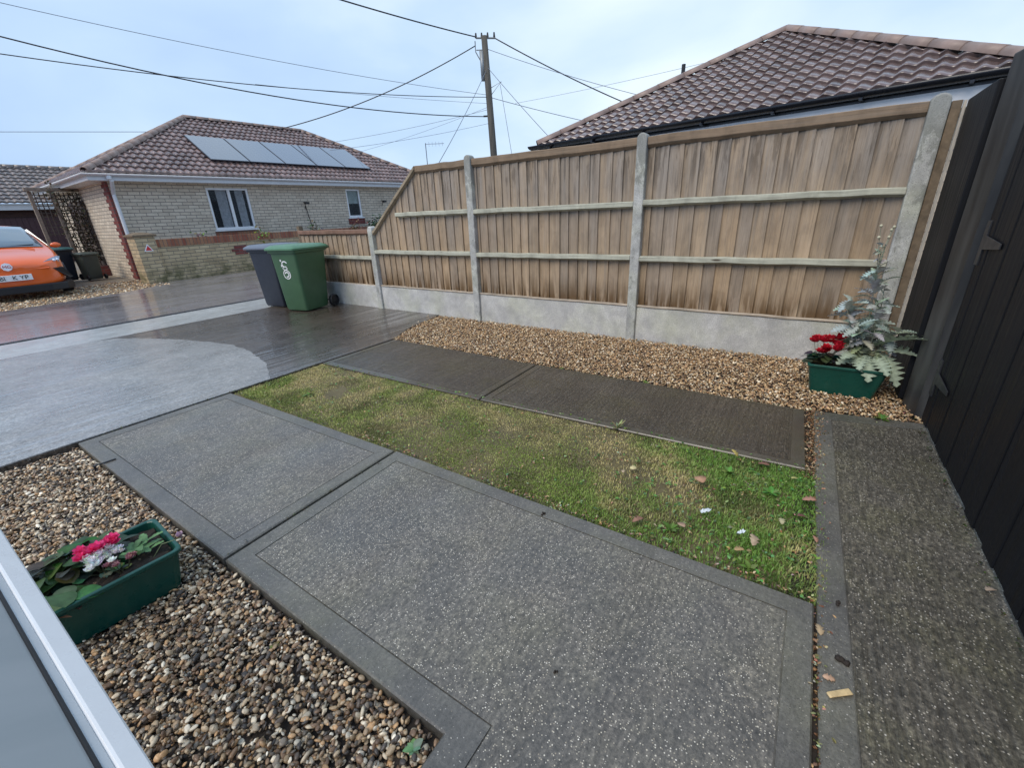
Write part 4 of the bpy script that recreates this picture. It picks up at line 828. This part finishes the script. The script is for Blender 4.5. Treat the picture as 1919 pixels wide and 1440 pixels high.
bm.transform(iv @ RS); obj('mounting_rail', bm, M['solar_frame'], arr)

# ---- neighbour's roof behind the fence
NC = (7.08, 4.08); ne = (-.1595, -.9872); nnd = (.9872, -.1595); na = 2.77
nb = empty('neighbour_house', (*NC, 0), 0, 'neighbouring bungalow with wet brown tiled pyramid roof behind the fence', 'house'); off = Vector((*NC, 0))
hiproof(nb, NC, ne, nnd, na, .0, 2.45, 3.905, M['tile_near'], 'flr', off, .15, .225, .07, .024)
NMx = Matrix(((ne[0], nnd[0], 0, 0), (ne[1], nnd[1], 0, 0), (0, 0, 1, 0), (0, 0, 0, 1)))
def nbm(fn): bm = bmesh.new(); fn(bm); bm.transform(NMx); bmesh.ops.recalc_face_normals(bm, faces=bm.faces); return bm
obj('wall', nbm(lambda b: (box(b, .3, 2 * na - .3, .3, 2 * na - .3, -.1, 2.28))), M['brick'], nb)
obj('soffit', nbm(lambda b: (box(b, .05, 2 * na - .05, .05, 2 * na - .05, 2.281, 2.30))), M['upvc'], nb)
obj('fascia', nbm(lambda b: (box(b, .0, 2 * na, -.0, .02, 2.20, 2.362), box(b, .0, .02, .021, 2 * na, 2.20, 2.362))), M['upvc'], nb)
obj('fascia', nbm(lambda b: (box(b, -.004, 2 * na, -.006, .02, 2.363, 2.44), box(b, -.004, .02, .021, 2 * na, 2.363, 2.44))), M['gutter_black'], nb)
obj('gutter', nbm(lambda b: halfpipe(b, [(2 * na + .02, -.07, 2.455), (-.07, -.07, 2.455), (-.07, 2 * na, 2.455)], .064)), M['gutter_black'], nb)
for u in [k * .8 + .3 for k in range(7)]: obj('gutter_clip', nbm(lambda b: box(b, u, u + .03, -.14, -.007, 2.375, 2.395)), M['gutter_black'], nb)
bm = bmesh.new(); tube(bm, [(10.2, 2.55, 3.0), (11.4, 2.97, 4.0)], .001, 4); bm.free()
bm = bmesh.new(); tube(bm, [(0, 0, 0), (0, 0, 4.52)], .045, 10); tag(obj('vent_pipe', bm, M['black_plastic']), 'thin dark vent pipe rising behind the neighbouring roof', 'pipe'); bpy.data.objects['vent_pipe'].location = (12.45, 3.23, 0)

# ---- far left garage
ga = empty('garage_block', (5.7, 31.6, 0), 0, 'dark brick garage block with low grey tiled roof at the far left', 'garage'); off = Vector((5.7, 31.6, 0))
rf = empty('roof'); rf.parent = ga
tiles_plane('tile_slope', (-6, 31.6, 2.75), (1, -.02, 0), (.0, .87, .5), 15.2, 3.6, [], M['tile_grey'], rf, off, TU=.25, TG=.34); 
obj('underlay', (lambda b: (box(b, -11.6, 3.4, 0, 3.1, 2.70, 2.72), b)[1])(bmesh.new()), M['under'], rf)
caps('ridge_tiles', (-6, 34.75, 4.55), (9.2, 34.45, 4.55), .13, M['tile_grey'], rf, off)
obj('wall', (lambda b: (box(b, -11.4, 3.2, .35, 6, -.1, 2.6), b)[1])(bmesh.new()), M['brown_brick'], ga)
obj('fascia', (lambda b: (box(b, -11.6, 3.4, -.06, -.03, 2.45, 2.70), b)[1])(bmesh.new()), M['gutter_white'], ga)
dm = Mt('garage_door_maroon', .5); dm.col((.06, .025, .03)); dm.bump(dm.sep(dm.co((1, 1, 1)))[2], .0)
for x0 in (-3.6, -.9): obj('garage_door', (lambda b: ([box(b, x0 + k * .2, x0 + k * .2 + .19, .31, .345, 0, 2.1) for k in range(12)], b)[1])(bmesh.new()), dm.m, ga)

# ---- garden wall with pillar
gw = empty('garden_wall', (4.63, 15.25, 0), math.atan2(.23, 3.34), 'low buff brick garden wall with red brick coping in front of the bungalow', 'wall')
obj('pillar', B(0, .47, 0, .47, -.08, 1.22), M['brick_wall'], gw)
bm = bmesh.new(); box(bm, -.05, .52, -.05, .52, 1.22, 1.27); bmesh.ops.translate(bm, verts=bm.verts, vec=(0, 0, 0)); vs = box(bm, -.03, .50, -.03, .50, 1.271, 1.33)
for v in vs[4:]: v.co.x = .235 + (v.co.x - .235) * .35; v.co.y = .235 + (v.co.y - .235) * .35
obj('cap_stone', bm, M['timber_dark'], gw, bevel=.01)
obj('wall_body', B(.47, 9, .12, .35, -.08, .92), M['brick_wall'], gw); obj('coping', B(.47, 9, .105, .365, .921, 1.12), M['soldier'], gw)
obj('brick_motif', (lambda b: ([box(b, *q) for q in ((2.62, 3.02, .108, .13, .52, .62), (2.52, 3.12, .109, .13, .622, .70), (2.62, 3.02, .108, .13, .702, .80))], b)[1])(bmesh.new()), M['brick_red'], gw)
bm = bmesh.new(); sg = []
for s, x_, m_ in ((.13, -.012, 1), (.085, -.018, 0)):
    vs = [bm.verts.new((.24 + s * math.cos(R(a)), x_, .90 + s * math.sin(R(a)))) for a in (90, 210, 330)]; v2 = [bm.verts.new((.24 + s * math.cos(R(a)), -.001, .90 + s * math.sin(R(a)))) for a in (90, 210, 330)]
    bm.faces.new(vs).material_index = m_
    for i in range(3): bm.faces.new((vs[i], vs[(i + 1) % 3], v2[(i + 1) % 3], v2[i])).material_index = m_
bmesh.ops.recalc_face_normals(bm, faces=bm.faces); o = obj('reflector', bm, [M['red'], M['white']]); o.parent = None; o.matrix_world = Matrix.Translation((4.63, 15.25, 0)) @ Matrix.Rotation(math.atan2(.23, 3.34), 4, 'Z')
tag(o, 'red triangle reflector with white border on the garden wall pillar', 'reflector')

# ---- foliage clumps
def bush(name, p, r, n, c, lab, cat='shrub', ls=.05, up=1.0, flw=None):
    rt = empty(name, p, 0, lab, cat); bm = bmesh.new(); sb = bmesh.new()
    for k in range(9):
        a = random.uniform(0, 6.28); q = Vector((math.cos(a) * r * .6, math.sin(a) * r * .6, r * up * random.uniform(.7, 1.4))); tube(sb, [(0, 0, -r * .3), q * .5, q], [.012, .008, .003], 4)
    for i in range(n):
        v = Vector([random.gauss(0, 1) for _ in range(3)]).normalized() * (random.random() ** .45); v = Vector((v.x * r, v.y * r, (v.z * .8 + .75) * r * up)); v *= 1 + .25 * math.sin(v.x * 21 + v.y * 17 + v.z * 13)
        cc = tuple(x * random.uniform(.4, 1.7) for x in c)
        if flw and random.random() < .06: cc = flw
        leafpoly(bm, ls * random.uniform(.6, 1.3), ls * .35, 3, .3, 0, mat4(v, random.uniform(0, 6.28), R(random.uniform(-50, 70)), R(random.uniform(-60, 60))), cc)
    obj('leaves', bm, M['leafmat'], rt); setcol(obj('stems', sb, M['leafmat'], rt), (.08, .06, .04)); return rt
bush('shrub', (13.45, 15.8, .6), .48, 700, (.05, .09, .045), 'dark evergreen shrub under the small bungalow window', ls=.09, up=1.15, flw=(.3, .08, .08))
bush('garden_plants', (8.3, 15.75, .72), .30, 160, (.20, .20, .07), 'straggly yellow green plants below the large bungalow window', ls=.09, up=1.2)
bush('garden_plants', (6.4, 15.7, .75), .26, 70, (.18, .16, .08), 'thin dry stems above the wall near the pillar', ls=.09, up=1.3)
bush('garden_plants', (10.3, 15.7, .85), .22, 60, (.10, .12, .05), 'small dark sprig above the wall behind the bins', ls=.08, up=1.8)
bush('garden_plants', (12.2, 15.7, .85), .26, 60, (.20, .13, .08), 'brownish seed heads beyond the low fence panel', ls=.08, up=1.5)

# ---- trellis porch with climber, brick planter
tr = empty('trellis_arbour', (4.6, 20.2, 0), 0, 'grey wooden trellis arbour with climbing plant at the side of the bungalow', 'trellis'); off = Vector((4.6, 20.2, 0))
tw = plain('silvery_timber', (.22, .18, .14), .8, .3, sc=20)
for x_, y_ in ((3.92, 20.3), (4.40, 20.2), (5.22, 20.2)): lp('post', B(x_, x_ + .09, y_, y_ + .09, -.05, 2.62), tw, tr, off, bevel=.006)
lp('top_beam', B(3.85, 5.35, 20.17, 20.33, 2.625, 2.72), tw, tr, off, bevel=.006)
bm = bmesh.new()
for i in range(7): box(bm, 4.50 + i * .105, 4.525 + i * .105, 20.235, 20.25, .45, 2.6)
for i in range(20): box(bm, 4.49, 5.22, 20.251, 20.262, .5 + i * .105, .525 + i * .105)
for i in range(3): box(bm, 4.04 + i * .11, 4.065 + i * .11, 20.30, 20.315, 1.3, 2.6)
for i in range(12): box(bm, 4.01, 4.40, 20.316, 20.328, 1.35 + i * .105, 1.375 + i * .105)
lp('lattice', bm, plain('dark_lattice_wood', (.09, .07, .055), .8, .3), tr, off)
obj('brick_planter', B(4.45, 5.4, 19.9, 20.35, -.1, .30), M['brick_red']); tag(bpy.data.objects['brick_planter'], 'low red brick planter at the foot of the trellis', 'planter')
rt = empty('climbing_plant', (4.85, 20.15, .3), 0, 'sparse autumn climber with pale flowers on the trellis', 'climber'); bm = bmesh.new(); sb = bmesh.new()
for k in range(9):
    x = random.uniform(-.35, .4); pts = [Vector((x, 0, 0))]
    for j in range(9): pts.append(pts[-1] + Vector((random.uniform(-.14, .14), random.uniform(-.04, .04), .255)))
    tube(sb, pts, .010, 4)
    for j in range(70):
        q = pts[random.randrange(1, 10)] + Vector((random.gauss(0, .09), random.gauss(-.02, .05), random.gauss(0, .12))); cc = random.choice([(.05, .045, .03), (.09, .07, .04), (.13, .09, .06), (.35, .30, .24), (.07, .08, .04)])
        leafpoly(bm, .085, .03, 3, .3, 0, mat4(q, random.uniform(0, 6.28), R(random.uniform(-60, 60)), R(random.uniform(-60, 60))), cc)
obj('leaves', bm, M['leafmat'], rt); setcol(obj('stems', sb, M['leafmat'], rt), (.06, .045, .035))

# ================================================================ WHEELIE BINS
def wheelie(name, loc, rz, body, lid, lab, logo=False, s=1.05):
    rt = empty(name, loc, rz, lab, 'wheelie bin', 'wheelie bins'); bm = bmesh.new()
    def ring(x0, x1, y, z, r=.045, n=4):
        o = []
        for cx, cy, a0 in ((x1 - r, y - r, 0), (x0 + r, y - r, 90), (x0 + r, -y + r, 180), (x1 - r, -y + r, 270)):
            for i in range(n + 1): a = R(a0 + 90 * i / n); o.append(bm.verts.new((cx + r * math.cos(a), cy + r * math.sin(a), z)))
        return o
    rs = [ring(-.27, .20, .215, .02), ring(-.285, .215, .225, .06), ring(-.335, .30, .265, .90), ring(-.338, .302, .268, .925), ring(-.365, .33, .292, .93), ring(-.368, .333, .295, .965), ring(-.34, .305, .27, .968), ring(-.32, .28, .25, .80)]
    for a, b in zip(rs, rs[1:]):
        for i in range(len(a)):
            f = bm.faces.new((a[i], a[(i + 1) % len(a)], b[(i + 1) % len(a)], b[i])); f.smooth = True
    bm.faces.new(rs[0][::-1]); bmesh.ops.recalc_face_normals(bm, faces=bm.faces)
    bd = obj('body', bm, body, rt); md = bd.modifiers.new('e', 'EDGE_SPLIT'); md.split_angle = R(35)
    bm = bmesh.new(); ls = [ring(-.395, .36, .305, .968), ring(-.40, .365, .31, .972), ring(-.40, .365, .31, .995), ring(-.38, .345, .295, 1.012), ring(-.33, .28, .245, 1.040), ring(-.18, .12, .10, 1.052, .03)]
    for a, b in zip(ls, ls[1:]):
        for i in range(len(a)): bm.faces.new((a[i], a[(i + 1) % len(a)], b[(i + 1) % len(a)], b[i])).smooth = True
    bm.faces.new(ls[-1]); bm.faces.new(ls[0][::-1]); 
    bmesh.ops.recalc_face_normals(bm, faces=bm.faces); ld = obj('lid', bm, lid, rt); ld.modifiers.new('e', 'EDGE_SPLIT').split_angle = R(40)
    bm = bmesh.new(); tube(bm, [(.36, -.24, .955), (.415, -.24, .965), (.415, .24, .965), (.36, .24, .955)], .014, 8); obj('handle', bm, body, rt, smooth=True)
    bm = bmesh.new(); tube(bm, [(.275, -.30, .10), (.275, .30, .10)], .012, 8); obj('axle', bm, M['black_plastic'], rt)
    for sy in (-1, 1):
        bm = bmesh.new(); n = 20; R_ = .10
        prof = [(R_ * .35, .012), (R_ * .78, .008), (R_ * .82, .028), (R_ * .96, .028), (R_, .018), (R_, -.018), (R_ * .96, -.028), (R_ * .35, -.028)]
        rr = [[bm.verts.new((.275 + p * math.cos(2 * math.pi * i / n), sy * .285 + q * sy, .10 + p * math.sin(2 * math.pi * i / n))) for p, q in prof] for i in range(n)]
        for i in range(n):
            for j in range(len(prof) - 1): bm.faces.new((rr[i][j], rr[(i + 1) % n][j], rr[(i + 1) % n][j + 1], rr[i][j + 1]))
        bm.faces.new([r_[0] for r_ in rr]); 
        for q in range(6):
            Mq = Matrix.Translation((.275, sy * .30, .10)) @ Matrix.Rotation(q * math.pi / 3, 4, 'Y'); box(bm, .03, .078, -.004, .010, -.006, .006, Mq)
        bmesh.ops.recalc_face_normals(bm, faces=bm.faces); obj('wheel', bm, M['black_plastic'], rt)
    if logo:
        bm = bmesh.new(); 
        def fx(z): return -.285 - .05 * (z - .06) / .84 - .003
        def arc(cy, cz, ry, rz_, a0, a1, th_=.014, n=16):
            for i in range(n):
                A, Bq = R(a0 + (a1 - a0) * i / n), R(a0 + (a1 - a0) * (i + 1) / n); vs = []
                for (a, k) in ((A, 1), (Bq, 1), (Bq, 0), (A, 0)):
                    y = cy + (ry - th_ * (1 - k)) * math.cos(a); z = cz + (rz_ - th_ * (1 - k)) * math.sin(a); vs.append(bm.verts.new((fx(z), y, z)))
                bm.faces.new(vs)
        arc(.0, .60, .075, .075, 0, 360); arc(.0, .60, .045, .045, 20, 300, .018); arc(.0, .76, .06, .05, -120, 160, .018); arc(.01, .695, .05, .028, 0, 360, .012)
        for z in (.72, .80): bm.faces.new([bm.verts.new((fx(zz), y, zz)) for y, zz in ((.05, z), (.078, z), (.078, z + .03), (.05, z + .03))])
        bmesh.ops.recalc_face_normals(bm, faces=bm.faces); obj('emblem', bm, M['white'], rt)
    rt.scale = (s, s, s); return rt
gb = plain('green_bin_plastic', (.05, .115, .055), .42, .10); gl = plain('green_bin_lid', (.085, .20, .11), .36, .10); bb = plain('slate_bin_plastic', (.022, .028, .042), .45, .1); bl = plain('slate_bin_lid', (.12, .14, .18), .35, .1)
wheelie('wheelie_bin', (4.40, 7.28, 0), R(12), gb, gl, 'green wheelie bin with white emblem standing nearest on the wet drive', True)
wheelie('wheelie_bin', (4.45, 8.06, 0), R(12), bb, bl, 'dark slate wheelie bin half hidden behind the green one')
wheelie('wheelie_bin', (3.75, 19.0, 0), R(-70), bb, plain('teal_bin_lid', (.04, .12, .12), .4), 'dark bin with teal lid standing behind the orange car', s=.95)
gbb = plain('grey_green_bin', (.06, .075, .065), .5); wheelie('wheelie_bin', (4.30, 18.6, 0), R(-80), gbb, gbb, 'grey green bin standing between the car and the trellis', s=.78)
for o in S.objects:
    if o.name in ('wheelie_bin.002', 'wheelie_bin.003'): o['group'] = 'bins by the bungalow'

# ================================================================ POLE AND WIRES
pole = empty('telegraph_pole', (17.25, 12.02, 0), 0, 'wooden telegraph pole carrying many wires beyond the fence', 'pole'); pw = Mt('pole_timber', .85); g = pw.noise(pw.co((14, 14, .7)), 1.5, 6, .6)
pw.col(pw.ramp(g, [(0.3, (.05, .047, .04)), (0.7, (.12, .112, .095))])); pw.bump(g, .004); lean = Vector((-.14, .27, 8.0))
def PP(z): return Vector((17.25, 12.02, 0)) + lean * (z / 8.0)
bm = bmesh.new(); tube(bm, [(0, 0, -.2), lean * .5, lean], [.16, .145, .12], 14); obj('shaft', bm, pw.m, pole, smooth=True)
off = Vector((17.25, 12.02, 0)); stl = plain('galvanised_steel', (.28, .30, .31), .5, metal=.4)
axd = Vector((.55, -.83, 0))
bm = bmesh.new(); a0 = PP(7.95) - axd * .33; a1 = PP(7.92) + axd * .45; tube(bm, [a0 - off, a1 - off], .035, 6); obj('crossarm', bm, stl, pole)
bm = bmesh.new()
for k in (-.33, -.1, .14, .4):
    q = PP(7.95) + axd * k - off; tube(bm, [q, q + Vector((0, 0, .16))], [.045, .03], 8)
obj('insulator', bm, M['black_plastic'], pole)
bm = bmesh.new(); q = PP(7.4) - axd * .13 - off; tube(bm, [q + Vector((0, 0, -.9)), q + Vector((-.05, .0, .1))], .09, 10); obj('junction_box', bm, stl, pole, smooth=True)
bm = bmesh.new(); q0 = PP(7.85) - axd * .38 - off; tube(bm, [q0, q0 + Vector((0, 0, -.35)), PP(7.0) - axd * .12 - off], .022, 6); tube(bm, [PP(7.55) - axd * .36 - off, PP(7.55) - off], .02, 6); tube(bm, [PP(6.2) - off, PP(6.45) + axd * .55 - off, PP(5.9) - off], .02, 6); obj('bracket', bm, stl, pole)
bm = bmesh.new(); tube(bm, [PP(5.25) - axd * .3 - off, PP(5.25) - off], .035, 8); obj('wire_anchor', bm, M['black_plastic'], pole)
def wire(a, b, sag, r, lab, far=False, ext=0):
    a, b = Vector(a), Vector(b); 
    if ext: b = a + (b - a) * ext
    bm = bmesh.new(); n = 24; pts = []
    for i in range(n + 1):
        t = i / n; p = a.lerp(b, t); p.z -= sag * 4 * t * (1 - t); pts.append(p - a)
    tube(bm, pts, r, 5); o = obj('overhead_wire', bm, M['wire_far' if far else 'wire'], smooth=True); o.location = a
    return tag(o, lab, 'wire', 'overhead wires')
wl = PP(5.24) - axd * .25
wire(PP(6.0), (4.83, 18.03, 7.0), .25, .008, 'faint uppermost wire running to the top left corner', True, 1.25)
wire(wl, (4.21, 17.92, 6.3), .55, .018, 'thick sagging wire from the lower pole anchor to the upper left edge', ext=1.15)
wire(PP(5.93), (4.04, 17.86, 5.8), .32, .013, 'black wire from the pole middle to the left edge, lowest of the long ones', ext=1.15)
wire(PP(7.98) - axd * .3, (12.02, 13.59, 8.0), .12, .022, 'thick wire leaving the pole top towards the top edge', ext=2.2)
wire(PP(7.7) - axd * .38, (12.50, 20.2, 5.20), .30, .020, 'twisted service cable dropping from the pole top to the bungalow roof')
wire(PP(7.9) + axd * .45, (19.8, 7.34, 5.5), .12, .022, 'thick cable dropping from the pole top behind the neighbouring roof', ext=1.3)
wire(PP(7.6), (19.17, 6.42, 5.5), .12, .010, 'thin wire under the thick cable towards the neighbouring roof', True, 1.3)
wire(PP(6.9), (11.51, 10.34, 3.0), .12, .011, 'thin wire slanting down left from the pole to the fence', True, 1.2)
wire(PP(7.0), (15.35, 8.51, 4.0), .05, .011, 'thin wire slanting down right of the pole', True, 1.3)
wire(PP(6.35) + axd * .5, (15.6, 10.18, 3.5), .0, .010, 'nearly vertical wire just right of the pole', True, 1.15)
wire(PP(5.93), (19.12, 9.07, 5.0), .05, .012, 'wire leaving the pole middle towards the right', True, 1.5)
wire(PP(6.0) + Vector((2, 0, 0)), (18.8, 5.09, 6.0), .05, .006, 'very faint far wire rising right to the vent pipe', True, 1.2)
wire((8.67, 22.81, 5.0), (4.99, 26.16, 5.0), 0, .010, 'horizontal wire behind the bungalow roof at the far left', True, 2.0)
wire(PP(5.5), (15.08, 19.46, 5.0), .12, .007, 'faint wire running left to behind the bungalow ridge', True, 1.3)
wire(PP(5.6), (17.65, 20.67, 5.0), .15, .006, 'faintest wire running left just under its neighbour', True, 1.4)
wire(PP(5.0), (13.2, 14.2, 4.2), .08, .006, 'faint slanting wire low to the left of the pole', True, 1.5)
wire(PP(5.7), (4.4, 17.9, 5.5), .05, .006, 'faint wire between the two long black wires', True, .62)
bm = bmesh.new(); tube(bm, [(0, 0, 0), (0, 0, 5.0)], .022, 6); tube(bm, [(0, 0, 4.95), (.55, -.80, 4.95)], .012, 5)
for k in range(5): tube(bm, [(.1 + k * .1, -.15 - k * .145, 4.83), (.1 + k * .1, -.15 - k * .145, 5.05)], .007, 4)
o = tag(obj('television_aerial', bm, M['wire_far']), 'small aerial on a thin mast above the sloping end of the fence', 'aerial'); o.location = (19.05, 17.82, 0)

# ================================================================ ORANGE CAR
car = empty('orange_car', (2.075, 15.01, 0), -R(5.54), 'orange hatchback parked nose first on the shingle drive', 'car'); car.scale = (1.089,) * 3
cp = Mt('orange_car_paint', .28, .5); cp.col((.78, .125, .012)); cp.b.inputs['Coat Weight'].default_value = .8; cp.b.inputs['Coat Roughness'].default_value = .05
cg = Mt('car_glass', .05, .8); cg.col((.10, .15, .19)); cg.b.inputs['Coat Weight'].default_value = 1; cg.b.inputs['Coat IOR'].default_value = 2.2; CB = M['black_plastic']
# stations along the car (y back from the nose): half width, sill z, shoulder z, top z, roof half width
st = [(.00, .52, .30, .62, .66, .40), (.05, .70, .26, .66, .72, .55), (.16, .82, .25, .70, .79, .66), (.36, .885, .25, .74, .86, .74), (.70, .91, .25, .82, .93, .78), (1.02, .915, .25, .90, 1.00, .76), (1.45, .92, .25, .94, 1.26, .66), (1.85, .92, .25, .96, 1.46, .59), (2.5, .92, .25, .97, 1.51, .58), (3.3, .92, .25, .98, 1.47, .57), (3.9, .91, .27, .99, 1.22, .60), (4.2, .87, .32, .95, 1.02, .66), (4.28, .80, .40, .85, .90, .64)]
bm = bmesh.new(); rings = []
for y, hw, zs, zh, zt, tw_ in st:
    pr = [(0, zs - .02), (hw * .8, zs - .02), (hw * .97, zs + .05), (hw, (zs + zh) / 2), (hw * .985, zh), ((hw + tw_) / 2 + .02, (zh + zt) / 2 + .02), (tw_, zt - .02), (tw_ * .6, zt + .012), (0, zt + .025)]
    full = pr + [(-x, z) for x, z in pr[-2:0:-1]]; rings.append([bm.verts.new((x, y - .06 * (1 - (abs(x) / .9) ** 2) * (1 if y < 1 else 0), z)) for x, z in full])
m_ = len(rings[0])
for i in range(len(rings) - 1):
    for j in range(m_): bm.faces.new((rings[i][j], rings[i][(j + 1) % m_], rings[i + 1][(j + 1) % m_], rings[i + 1][j])).smooth = True
bm.faces.new(rings[0]); bm.faces.new(rings[-1][::-1]); bmesh.ops.recalc_face_normals(bm, faces=bm.faces); body = obj('body', bm, cp.m, car); sb_ = body.modifiers.new('s', 'SUBSURF'); sb_.levels = 1; sb_.render_levels = 2
def quadpatch(name, pts, mat, th_=.012, par=car, smooth=False, bev=0):
    bm = bmesh.new(); P = [Vector(p) for p in pts]; n_ = (P[1] - P[0]).cross(P[2] - P[0]).normalized()
    if n_.y > 0 and abs(n_.y) > .1: n_ = -n_
    if abs(n_.y) <= .1 and n_.z < 0: n_ = -n_
    a = [bm.verts.new(p + n_ * th_) for p in P]; b = [bm.verts.new(p - n_ * .05) for p in P]; bm.faces.new(a); bm.faces.new(b[::-1])
    for i in range(len(P)): bm.faces.new((a[i], b[i], b[(i + 1) % len(P)], a[(i + 1) % len(P)]))
    bmesh.ops.recalc_face_normals(bm, faces=bm.faces); return obj(name, bm, mat, par, bevel=bev)
bm = bmesh.new(); wr = []
for y_, tw_, z_ in ((1.02, .76, 1.00), (1.22, .72, 1.125), (1.45, .665, 1.26), (1.66, .625, 1.37), (1.80, .59, 1.435)):
    wr.append([bm.verts.new((x * tw_ * .97, y_ - .05 * (1 - x * x), z_ + .034 * (1 - x * x) + .022)) for x in [k / 6 - 1 for k in range(13)]])
for a, b in zip(wr, wr[1:]):
    for i in range(12): bm.faces.new((a[i], a[i + 1], b[i + 1], b[i])).smooth = True
bmesh.ops.recalc_face_normals(bm, faces=bm.faces); o = obj('windscreen', bm, cg.m, car); o.modifiers.new('s', 'SOLIDIFY').thickness = .012; wsm = o
bm = bmesh.new()
for x0 in (-.55, .10): tube(bm, [(x0, 1.0, 1.06), (x0 + .5, 1.03, 1.075)], .01, 5)
obj('wiper', bm, CB, wsm)
for s in (-1, 1):
    quadpatch('headlight', [(s * .50, .055, .665), (s * .82, .22, .705), (s * .86, .33, .775), (s * .80, .26, .79), (s * .66, .13, .745)], Mt('lamp', .08, .8).col((.42, .46, .55)).m, .055, bev=.008)
    bm = bmesh.new()
    for p in ((s * .74, .16, .738), (s * .80, .22, .745)): bmesh.ops.create_icosphere(bm, subdivisions=2, radius=.028, matrix=Matrix.Translation(Vector(p) + Vector((0, -.05, .01))))
    obj('lamp_lens', bm, Mt('lens', .05, 1).col((.75, .8, .9)).m, car, smooth=True)
    quadpatch('air_intake', [(s * .64, .06, .60), (s * .82, .16, .60), (s * .93, .28, .38), (s * .86, .16, .37)], CB, .05)
    for yy in (.92, 3.45):
        bm = bmesh.new(); tube(bm, [(s * .76, yy, .33), (s * .935, yy, .33)], .33, 24); w1 = obj('wheel', bm, CB, car); bm = bmesh.new(); tube(bm, [(s * .90, yy, .33), (s * .945, yy, .33)], .22, 20); obj('rim', bm, stl, w1)
    quadpatch('side_window', [(s * .86, 1.5, 1.03), (s * .87, 3.4, 1.06), (s * .66, 3.2, 1.40), (s * .66, 1.95, 1.40)], cg.m, .01)
    bm = bmesh.new(); bmesh.ops.create_icosphere(bm, subdivisions=2, radius=.09, matrix=Matrix.Translation((s * .99, 1.42, 1.03)) @ Matrix.Diagonal((1.1, .5, .7, 1))); obj('wing_mirror', bm, cp.m, car, smooth=True)
bm = bmesh.new(); prism(bm, [(-.55, -.075), (-.80, .02), (-.93, .25), (-.93, .55), (.93, .55), (.93, .25), (.80, .02), (.55, -.075)], .13, .29); obj('lower_grille', bm, CB, car, bevel=.02)
quadpatch('bonnet_crease', [(-.60, -.015, .585), (.60, -.015, .585), (.62, .0, .60), (-.62, .0, .60)], cp.m, .03)
pl_ = quadpatch('number_plate', [(-.30, -.075, .40), (.30, -.075, .40), (.30, -.07, .52), (-.30, -.07, .52)], M['white'], .03, bev=.004)
def text(s, size, loc, rot, mat, par, name='lettering', ex=.002):
    cu_ = bpy.data.curves.new(name, 'FONT'); cu_.body = s; cu_.size = size; cu_.align_x = 'CENTER'; cu_.align_y = 'CENTER'; cu_.extrude = ex
    o = bpy.data.objects.new('tmp', cu_); C.objects.link(o); dg = bpy.context.evaluated_depsgraph_get(); me = bpy.data.meshes.new_from_object(o.evaluated_get(dg)); bpy.data.objects.remove(o)
    o = bpy.data.objects.new(name, me); C.objects.link(o); me.materials.clear(); me.materials.append(mat); o.parent = par; o.location = loc; o.rotation_euler = rot; return o
text('BI   K YP', .115, (.03, -.110, .46), (R(90), 0, 0), CB, pl_)
quadpatch('plate_band', [(-.298, -.107, .402), (-.255, -.107, .402), (-.255, -.103, .518), (-.298, -.103, .518)], plain('plate_green', (.02, .25, .08), .5), .003, pl_)
bm = bmesh.new(); n = 8; bmesh.ops.create_cone(bm, cap_ends=True, segments=8, radius1=.085, radius2=.08, depth=.02, matrix=Matrix.Translation((0, -.055, .685)) @ Matrix.Rotation(R(90 - 12), 4, 'X')); bg_ = obj('badge', bm, Mt('chrome', .15, .8).col((.75, .75, .78)).m, car)
text('MG', .085, (0, -.072, .685), (R(78), 0, 0), plain('badge_red', (.5, .08, .06), .4), bg_)
